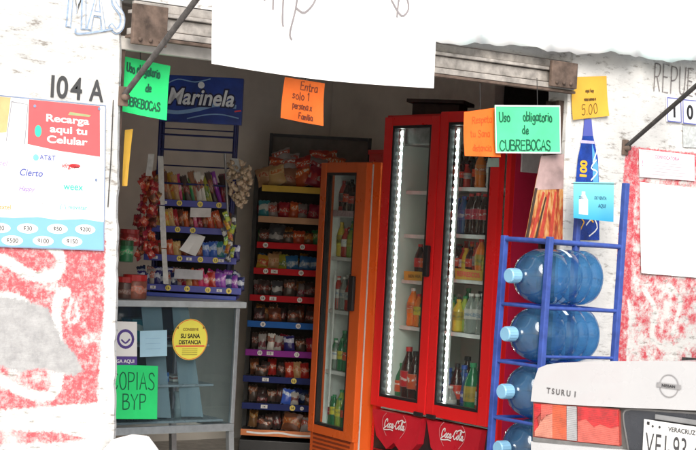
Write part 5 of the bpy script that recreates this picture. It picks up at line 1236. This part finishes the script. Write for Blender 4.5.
# crumpled white sack at the left of the doorway
mb = MB(); rs_ = random.Random(2); n, mrow = 48, 26; vs = []; fs = []
for j in range(mrow + 1):
    b = j / mrow; r0 = (.15 + .02 * math.sin(b * 9)) * (1 - .55 * max(0, b - .82) / .18)
    for k in range(n):
        a = 2 * PI * k / n; rr_ = r0 * (1 + .07 * math.sin(3 * a + 6 * b) + .025 * math.sin(13 * a + 9 * b) + .05 * math.sin(7 * a - 11 * b) + rs_.uniform(-.012, .012)); vs.append((rr_ * math.cos(a), rr_ * math.sin(a) * .8, .64 * b + .02 * math.sin(2 * a + 1)))
for j in range(mrow):
    for k in range(n): k2 = (k + 1) % n; fs.append((j * n + k, j * n + k2, (j + 1) * n + k2, (j + 1) * n + k))
mb.raw(vs, fs, 0, True); topc = [mrow * n + k for k in range(n)]
mb.raw([vs[i] for i in topc] + [(0, 0, .67)], [(k, (k + 1) % n, n) for k in range(n)], 0, True)
p = onY(139, 440, 5.34)
sk = mb.build('white_sack', mat('white_woven_sack', (.80, .79, .76), .7, var=.10, scale=18, bmp=.6, bscale=40)); sk.location = (p.x - .03, 5.34, .0); tag(sk, 'crumpled white sack standing at the foot of the left door jamb', 'sack')
mb = MB()
for (a, zz, w) in ((-1.9, .60, .012), (-1.7, .615, .008), (-1.3, .61, .010), (-1.5, .59, .006), (-1.1, .60, .006)):
    mb.raw([(.172 * math.cos(a) + dx * w, .142 * math.sin(a) - .004, zz + dz * w * .6) for dx, dz in ((-1, 0), (0, -1), (1, 0), (0, 1))], [(0, 1, 2, 3)])
mb.build('dark_specks', mat('brown_speck', (.25, .10, .06), .8), sk)
# ================================================================== PARKED CAR
CAO = atD(531.5, 400, 6.3); CAR_R = -83.0; CZ = -.10
car = thing('parked_car', 'white saloon car parked tail first in front of the blue jug rack', 'car', (CAO.x, CAO.y, CZ), CAR_R)
CO3 = (CAO.x, CAO.y, CZ)
cl = lambda u, v, y=0.0: loc(CO3, CAR_R, u, v, y)
CW2 = 1.46
PAINT = mat('white_car_paint', (.47, .475, .49), .25, var=.03, scale=3, coat=.6); TRIM = mat('grey_car_trim', (.16, .16, .16), .45, var=.3, scale=20); GARN = mat('dark_grey_garnish', (.12, .12, .115), .35, var=.25, scale=20)
ZT = cl(600, 363)[1]; ZE = cl(560, 399)[1]; ZB = cl(560, 441)[1]
# body loft: stations along y, half sections mirrored about W/2
def section(y, inset, ztop, zs_, zbot, crown=.02):
    h = CW2 / 2 - inset
    return [(-h * .90, zbot), (-h * .985, zbot + .10), (-h * 1.0, zbot + .30), (-h * 1.0, zs_ - .14), (-h * .985, zs_ - .045), (-h * .955, zs_ - .012), (-h * .90, zs_ + .002), (-h * .6, ztop), (-h * .3, ztop + crown * .8), (0, ztop + crown),
            (h * .3, ztop + crown * .8), (h * .6, ztop), (h * .90, zs_ + .002), (h * .955, zs_ - .012), (h * .985, zs_ - .045), (h * 1.0, zs_ - .14), (h * 1.0, zbot + .30), (h * .985, zbot + .10), (h * .90, zbot)]
zt = ZT - .02
st = [(0, .045, zt - .06, zt - .075, .30), (.012, .022, zt - .030, zt - .045, .27), (.04, .010, zt - .010, zt - .03, .25), (.10, .002, zt, zt - .025, .23), (.30, 0, zt + .006, zt - .02, .22), (.75, 0, zt + .008, zt - .015, .21), (1.2, 0, zt + .005, zt - .015, .2),
      (2.9, 0, zt - .02, zt - .03, .2), (3.4, .01, zt - .06, zt - .07, .21), (3.85, .04, zt - .13, zt - .15, .23), (4.05, .10, zt - .22, zt - .24, .28)]
mb = MB(); vs = []; fs = []; ns = 19
for (y, ins, a, b, c) in st:
    for (x, z) in section(y, ins, a, b, c): vs.append((x + CW2 / 2, y, z))
for i in range(len(st) - 1):
    for k in range(ns - 1): fs.append((i * ns + k, i * ns + k + 1, (i + 1) * ns + k + 1, (i + 1) * ns + k))
    fs.append((i * ns + ns - 1, i * ns, (i + 1) * ns, (i + 1) * ns + ns - 1))
fs.append(tuple(range(ns - 1, -1, -1))); fs.append(tuple((len(st) - 1) * ns + k for k in range(ns)))
mb.raw(vs, fs[:-2], 0, True); mb.raw(vs[:ns], [tuple(range(ns - 1, -1, -1))]); mb.raw(vs[-ns:], [tuple(range(ns))])
mb.build('body', PAINT, car)
# cabin
cb = [(1.12, .10, .0), (1.55, .16, .40), (2.55, .16, .42), (3.05, .10, .0)]
mb = MB(); vs = []; 
for (y, ins, hz) in cb:
    vs += [(ins * 1.0, y, zt + hz - .03), (CW2 / 2, y, zt + hz + .012), (CW2 - ins, y, zt + hz - .03)]
mb.raw([(.03, 1.12, zt - .02), (CW2 - .03, 1.12, zt - .02), (CW2 - .03, 3.05, zt - .03), (.03, 3.05, zt - .03), (.17, 1.58, zt + .38), (CW2 - .17, 1.58, zt + .38), (CW2 - .17, 2.5, zt + .39), (.17, 2.5, zt + .39), (.17, 2.0, zt + .405), (CW2 - .17, 2.0, zt + .405)],
       [(0, 1, 5, 4), (3, 7, 6, 2), (0, 4, 8, 7, 3), (1, 2, 6, 9, 5), (4, 5, 9, 8), (8, 9, 6, 7)])
cbn = mb.build('cabin', PAINT, car)
bv = cbn.modifiers.new('b', 'BEVEL'); bv.width = .03; bv.segments = 3
GLD = mat('dark_car_glass', (.02, .025, .03), .05)
def lerpq(q, a, b): return Vector(q[0]) * (1 - a) * (1 - b) + Vector(q[1]) * a * (1 - b) + Vector(q[3]) * (1 - a) * b + Vector(q[2]) * a * b
def panel(q, a0, a1, b0, b1, off):
    n = (Vector(q[1]) - Vector(q[0])).cross(Vector(q[3]) - Vector(q[0])).normalized() * off
    return [lerpq(q, a, b) + n for a, b in ((a0, b0), (a1, b0), (a1, b1), (a0, b1))]
for nm, q, rr_ in (('rear_window', [(.03, 1.12, zt - .02), (CW2 - .03, 1.12, zt - .02), (CW2 - .17, 1.58, zt + .38), (.17, 1.58, zt + .38)], (.08, .92, .14, .88)),
                   ('windscreen', [(CW2 - .03, 3.05, zt - .03), (.03, 3.05, zt - .03), (.17, 2.5, zt + .39), (CW2 - .17, 2.5, zt + .39)], (.07, .93, .12, .9)),
                   ('side_window', [(CW2 - .03, 1.12, zt - .02), (CW2 - .03, 3.05, zt - .03), (CW2 - .17, 2.5, zt + .39), (CW2 - .17, 1.58, zt + .38)], (.22, .50, .16, .86)), ('side_window', [(CW2 - .03, 1.12, zt - .02), (CW2 - .03, 3.05, zt - .03), (CW2 - .17, 2.5, zt + .39), (CW2 - .17, 1.58, zt + .38)], (.54, .84, .16, .86)),
                   ('side_window', [(.03, 3.05, zt - .03), (.03, 1.12, zt - .02), (.17, 1.58, zt + .38), (.17, 2.5, zt + .39)], (.16, .46, .16, .86)), ('side_window', [(.03, 3.05, zt - .03), (.03, 1.12, zt - .02), (.17, 1.58, zt + .38), (.17, 2.5, zt + .39)], (.50, .78, .16, .86))):
    mb = MB(); mb.raw(panel(q, *rr_, .004), [(0, 1, 2, 3)]); mb.build(nm, GLD, car)
for x in (.02, CW2 - .19):
    for y in (.78, 3.25):
        M_ = Matrix.Translation((x, y, .28)) @ Matrix.Rotation(PI / 2, 4, 'Y')
        mb = MB(); mb.lathe([(.19, 0), (.265, .005), (.285, .02), (.285, .15), (.265, .165), (.19, .17)], 28, M=M_); w_ = mb.build('wheel', RUBBER, car)
        mb = MB(); mb.lathe([(0, .03), (.06, .02), (.19, .035), (.19, .0), (.19, .17), (.19, .135), (.06, .15), (0, .14)], 20, M=M_); mb.build('rim', STEEL, w_)
# rear fascia: rounded outline rows; all depths are steps toward the viewer (negative y)
def rear(name, pts, y0, y1, m, parent=None, bev=0.0):
    mb = MB(); n = len(pts); P = [cl(u, v, y0) for u, v in pts]
    mb.raw([(x, y0, z) for x, z in P] + [(x, y1, z) for x, z in P], [tuple(range(n - 1, -1, -1))] + [((i + 1) % n, i, n + i, n + (i + 1) % n) for i in range(n)])
    o = mb.build(name, m, parent or car)
    if bev: b_ = o.modifiers.new('b', 'BEVEL'); b_.width = bev; b_.segments = 3; b_.limit_method = 'ANGLE'; b_.angle_limit = rad(50)
    return o
# bumper-level panel, lamp garnish, lid
rear('rear_panel', [(533, 444), (620, 452), (700, 460), (800, 472), (800, 560), (533, 540)], -.035, .03, PAINT, bev=.01)
rear('lamp_trim', [(533, 437), (575, 442), (620, 446.5), (620, 449.5), (575, 446), (533, 442)], -.035, .0, TRIM)
rear('lamp_surround', [(534, 397.5), (560, 400), (622, 404), (700, 408), (800, 414), (800, 470), (700, 458), (618, 450), (533, 443)], -.018, .02, GARN, bev=.004)
lid = rear('trunk_lid', [(541, 372), (548, 369.2), (560, 367.5), (600, 366), (660, 366), (720, 367), (800, 371), (800, 407), (700, 405.5), (620, 402.5), (560, 399.5), (535, 397), (536.5, 385)], -.042, .05, PAINT, bev=.018)
LRED = mat('lens_red', (.50, .01, .015), .12, var=.5, scale=25, coat=.6); LRED_REFL = mat('lens_red_reflection', (.55, .10, .075), .15, var=.3, scale=25, coat=.6); LAMB = mat('lens_amber', (.52, .085, .03), .15, var=.3, scale=25, coat=.6); LPNK_REFL = mat('lens_salmon_reflection', (.55, .20, .14), .2, var=.25, scale=25, coat=.6); LWH = mat('lens_clear', (.34, .345, .36), .12, var=.15, scale=30, coat=.6)
tl_ = rear('tail_light', [(534, 403), (577, 406), (618.5, 410), (619.5, 446), (577, 442), (534, 437)], -.032, -.016, mat('lens_housing', (.3, .06, .05), .3), bev=.004)
for m_ in (LRED, LRED_REFL, LAMB, LPNK_REFL, LWH):      # moulded prism lines in the lenses
    nt_ = m_.node_tree; wv = N(nt_, 'ShaderNodeTexWave'); wv.inputs['Scale'].default_value = 45; wv.bands_direction = 'Z'; tc_ = N(nt_, 'ShaderNodeTexCoord'); nt_.links.new(tc_.outputs['Object'], wv.inputs['Vector'])
    bump(nt_, nt_.nodes['Principled BSDF'], wv.outputs['Fac'], .5, .002)
def lens(pts, m, nm='lens'): return rear(nm, pts, -.038, -.0325, m, tl_, bev=.0015)
lens([(534.5, 404), (541, 404.3), (540, 413), (536, 418), (537.5, 426), (534.5, 431)], LRED)
lens([(541.5, 404.4), (552, 405), (552, 413), (546, 415), (541.5, 421), (541, 412.5)], LRED_REFL)  # paler piece paints a reflection on the red lens
lens([(552.6, 405), (566, 406), (566.3, 439.5), (552.6, 438)], LAMB)
lens([(545, 417), (552, 414), (552, 437.7), (535, 435.5), (535, 431), (539, 426), (540.5, 421)], LPNK_REFL)  # salmon piece paints reflected light low on the lens
lens([(567, 406.2), (576, 406.8), (576.5, 440.5), (567, 439.6)], LWH)
lens([(578, 407.2), (617.5, 410.4), (618, 426), (611, 428), (600, 424), (594, 427), (586, 419), (578, 421)], LRED)
lens([(578, 421.5), (586, 419.6), (594, 427.6), (600, 424.6), (611, 428.6), (618, 426.6), (618.6, 445), (578, 441)], LRED_REFL)  # lower half paler: a reflection painted into the red lens
# plate recess and plate
rec = rear('plate_recess', [(624, 412), (632, 409.5), (700, 414), (800, 420), (800, 475), (632, 470), (627, 440)], -.026, -.0175, mat('dark_recess', (.035, .04, .05), .3), bev=.004)
rim = MB()
rb_ = [cl(u, v, -.0265) for u, v in ((632, 470), (627, 440), (623.5, 414), (631, 409), (700, 413.5), (800, 419))]
ribbons(rim, [smooth_poly(rb_[:4], 4), rb_[3:]], .007, lambda x, y, off: Vector((x, -.027 - off, y)), 0); rim.build('recess_rim', TRIM, rec)
q = [cl(u, v, -.034) for u, v in ((642.5, 419.5), (642.5 + 10, 0))]
px0, pz1 = cl(644, 419, -.036); pz0 = pz1 - .155; px1 = px0 + .33
mb = MB(); mb.box(px0, -.036, pz0, px1, -.0325, pz1, 0, .002); pt = mb.build('number_plate', mat('plate_white', (.72, .73, .72), .35, var=.06), car)
mpp = lambda x, y, off: Vector((px0 + x, -.0363 - off, pz0 + y))
mb = MB(); x = .012
for ch in 'VEJ-93-42':
    x += printed(mb, ch, x, .028, .082, mpp, .001, bold=.0, sx=.52) + .0075
printed(mb, 'VERACRUZ', .165, .125, .016, mpp, .001, bold=.02, align='CENTER')
for xx in (.04, .07, .27): mb.raw([mpp(xx + .005 * math.cos(a), .134 + .005 * math.sin(a), .001) for a in [k / 8 * 2 * PI for k in range(8)]], [tuple(range(8))])
mb.build('lettering', mat('plate_ink', (.05, .05, .055), .5), pt)
mb = MB(); mb.box(px0 + .05, -.042, pz1 + .006, px1 - .08, -.028, pz1 + .024, 0, .003); mb.build('plate_lamp', STEEL, rec)
mb = MB(); mb.box(px0 + .015, -.0385, pz1 - .018, px0 + .026, -.0364, pz1 - .007, 0, .001); mb.build('screw', DARK, pt)
# badges
bx0, bz0 = cl(546.5, 393, -.043); mpb = lambda x, y, off: Vector((bx0 + x, -.0425 - off, bz0 + y))
CHR = mat('badge_grey', (.16, .16, .165), .3, .6)
mb = MB(); x = 0
for ch in 'TSURU': x += printed(mb, ch, x, 0, .021, mpb, .001, bold=.03, sx=.95) + .0075
printed(mb, 'I', x + .012, 0, .021, mpb, .001, bold=.03); mb.build('badge_lettering', CHR, lid)
ex, ez = cl(669, 386, -.043); mpe = lambda x, y, off: Vector((ex + x, -.0425 - off, ez + y))
mb = MB(); ribbons(mb, [[(.040 * math.cos(a / 28 * 2 * PI), .040 * math.sin(a / 28 * 2 * PI)) for a in range(29)]], .004, mpe); mb.build('emblem_ring', mat('chrome_pale', (.36, .36, .37), .35, .5), lid)
mb = MB(); mb.raw([mpe(sx_ * .052, sz * .0085, .003) for sx_, sz in ((-1, -1), (1, -1), (1, 1), (-1, 1))], [(0, 1, 2, 3)]); eb = mb.build('emblem_bar', mat('chrome_pale', (.36, .36, .37), .35, .5), lid)
mb = MB(); printed(mb, 'NISSAN', 0, -.005, .010, mpe, .0045, bold=.02, sx=1.2, align='CENTER'); mb.build('emblem_lettering', DARK, lid)

# ================================================================== CAMERA, LIGHT, WORLD
cam = bpy.data.cameras.new('camera'); cam.sensor_width = 36; cam.lens = 36 * F_PX / 696; cam.clip_end = 600
co = bpy.data.objects.new('camera', cam); COL.objects.link(co)
fwd = Vector((math.sin(YAW), math.cos(YAW), 0)); rt0 = Vector((math.cos(YAW), -math.sin(YAW), 0)); up0 = Vector((0, 0, 1))
rt_ = rt0 * math.cos(ROLL) + up0 * math.sin(ROLL); up_ = up0 * math.cos(ROLL) - rt0 * math.sin(ROLL)
co.matrix_world = Matrix(((rt_.x, up_.x, -fwd.x, 0), (rt_.y, up_.y, -fwd.y, 0), (rt_.z, up_.z, -fwd.z, EYE), (0, 0, 0, 1)))
scn.camera = co
SUN_EL, SUN_AZ = 33, 214      # azimuth measured clockwise from +Y (behind the camera, a little to its left)
sd = Vector((math.sin(rad(SUN_AZ)) * math.cos(rad(SUN_EL)), math.cos(rad(SUN_AZ)) * math.cos(rad(SUN_EL)), math.sin(rad(SUN_EL))))
su = bpy.data.lights.new('sun', 'SUN'); su.energy = 5.0; su.angle = rad(42); su.color = (1, .97, .92)
so = bpy.data.objects.new('sun', su); COL.objects.link(so); so.rotation_euler = (-sd).to_track_quat('-Z', 'Y').to_euler()
w = bpy.data.worlds.new('World'); scn.world = w; w.use_nodes = True; nt = w.node_tree
sky = nt.nodes.new('ShaderNodeTexSky'); sky.sky_type = 'NISHITA'; sky.sun_disc = False; sky.sun_elevation = rad(SUN_EL); sky.sun_rotation = rad(SUN_AZ)
sky.air_density = 1.0; sky.dust_density = 3.0
nt.links.new(sky.outputs[0], nt.nodes['Background'].inputs[0]); nt.nodes['Background'].inputs[1].default_value = .15
scn.view_settings.view_transform = 'Standard'; scn.view_settings.look = 'None'; scn.view_settings.exposure = 0
scn.cycles.max_bounces = 10; scn.cycles.transparent_max_bounces = 24; scn.cycles.diffuse_bounces = 5
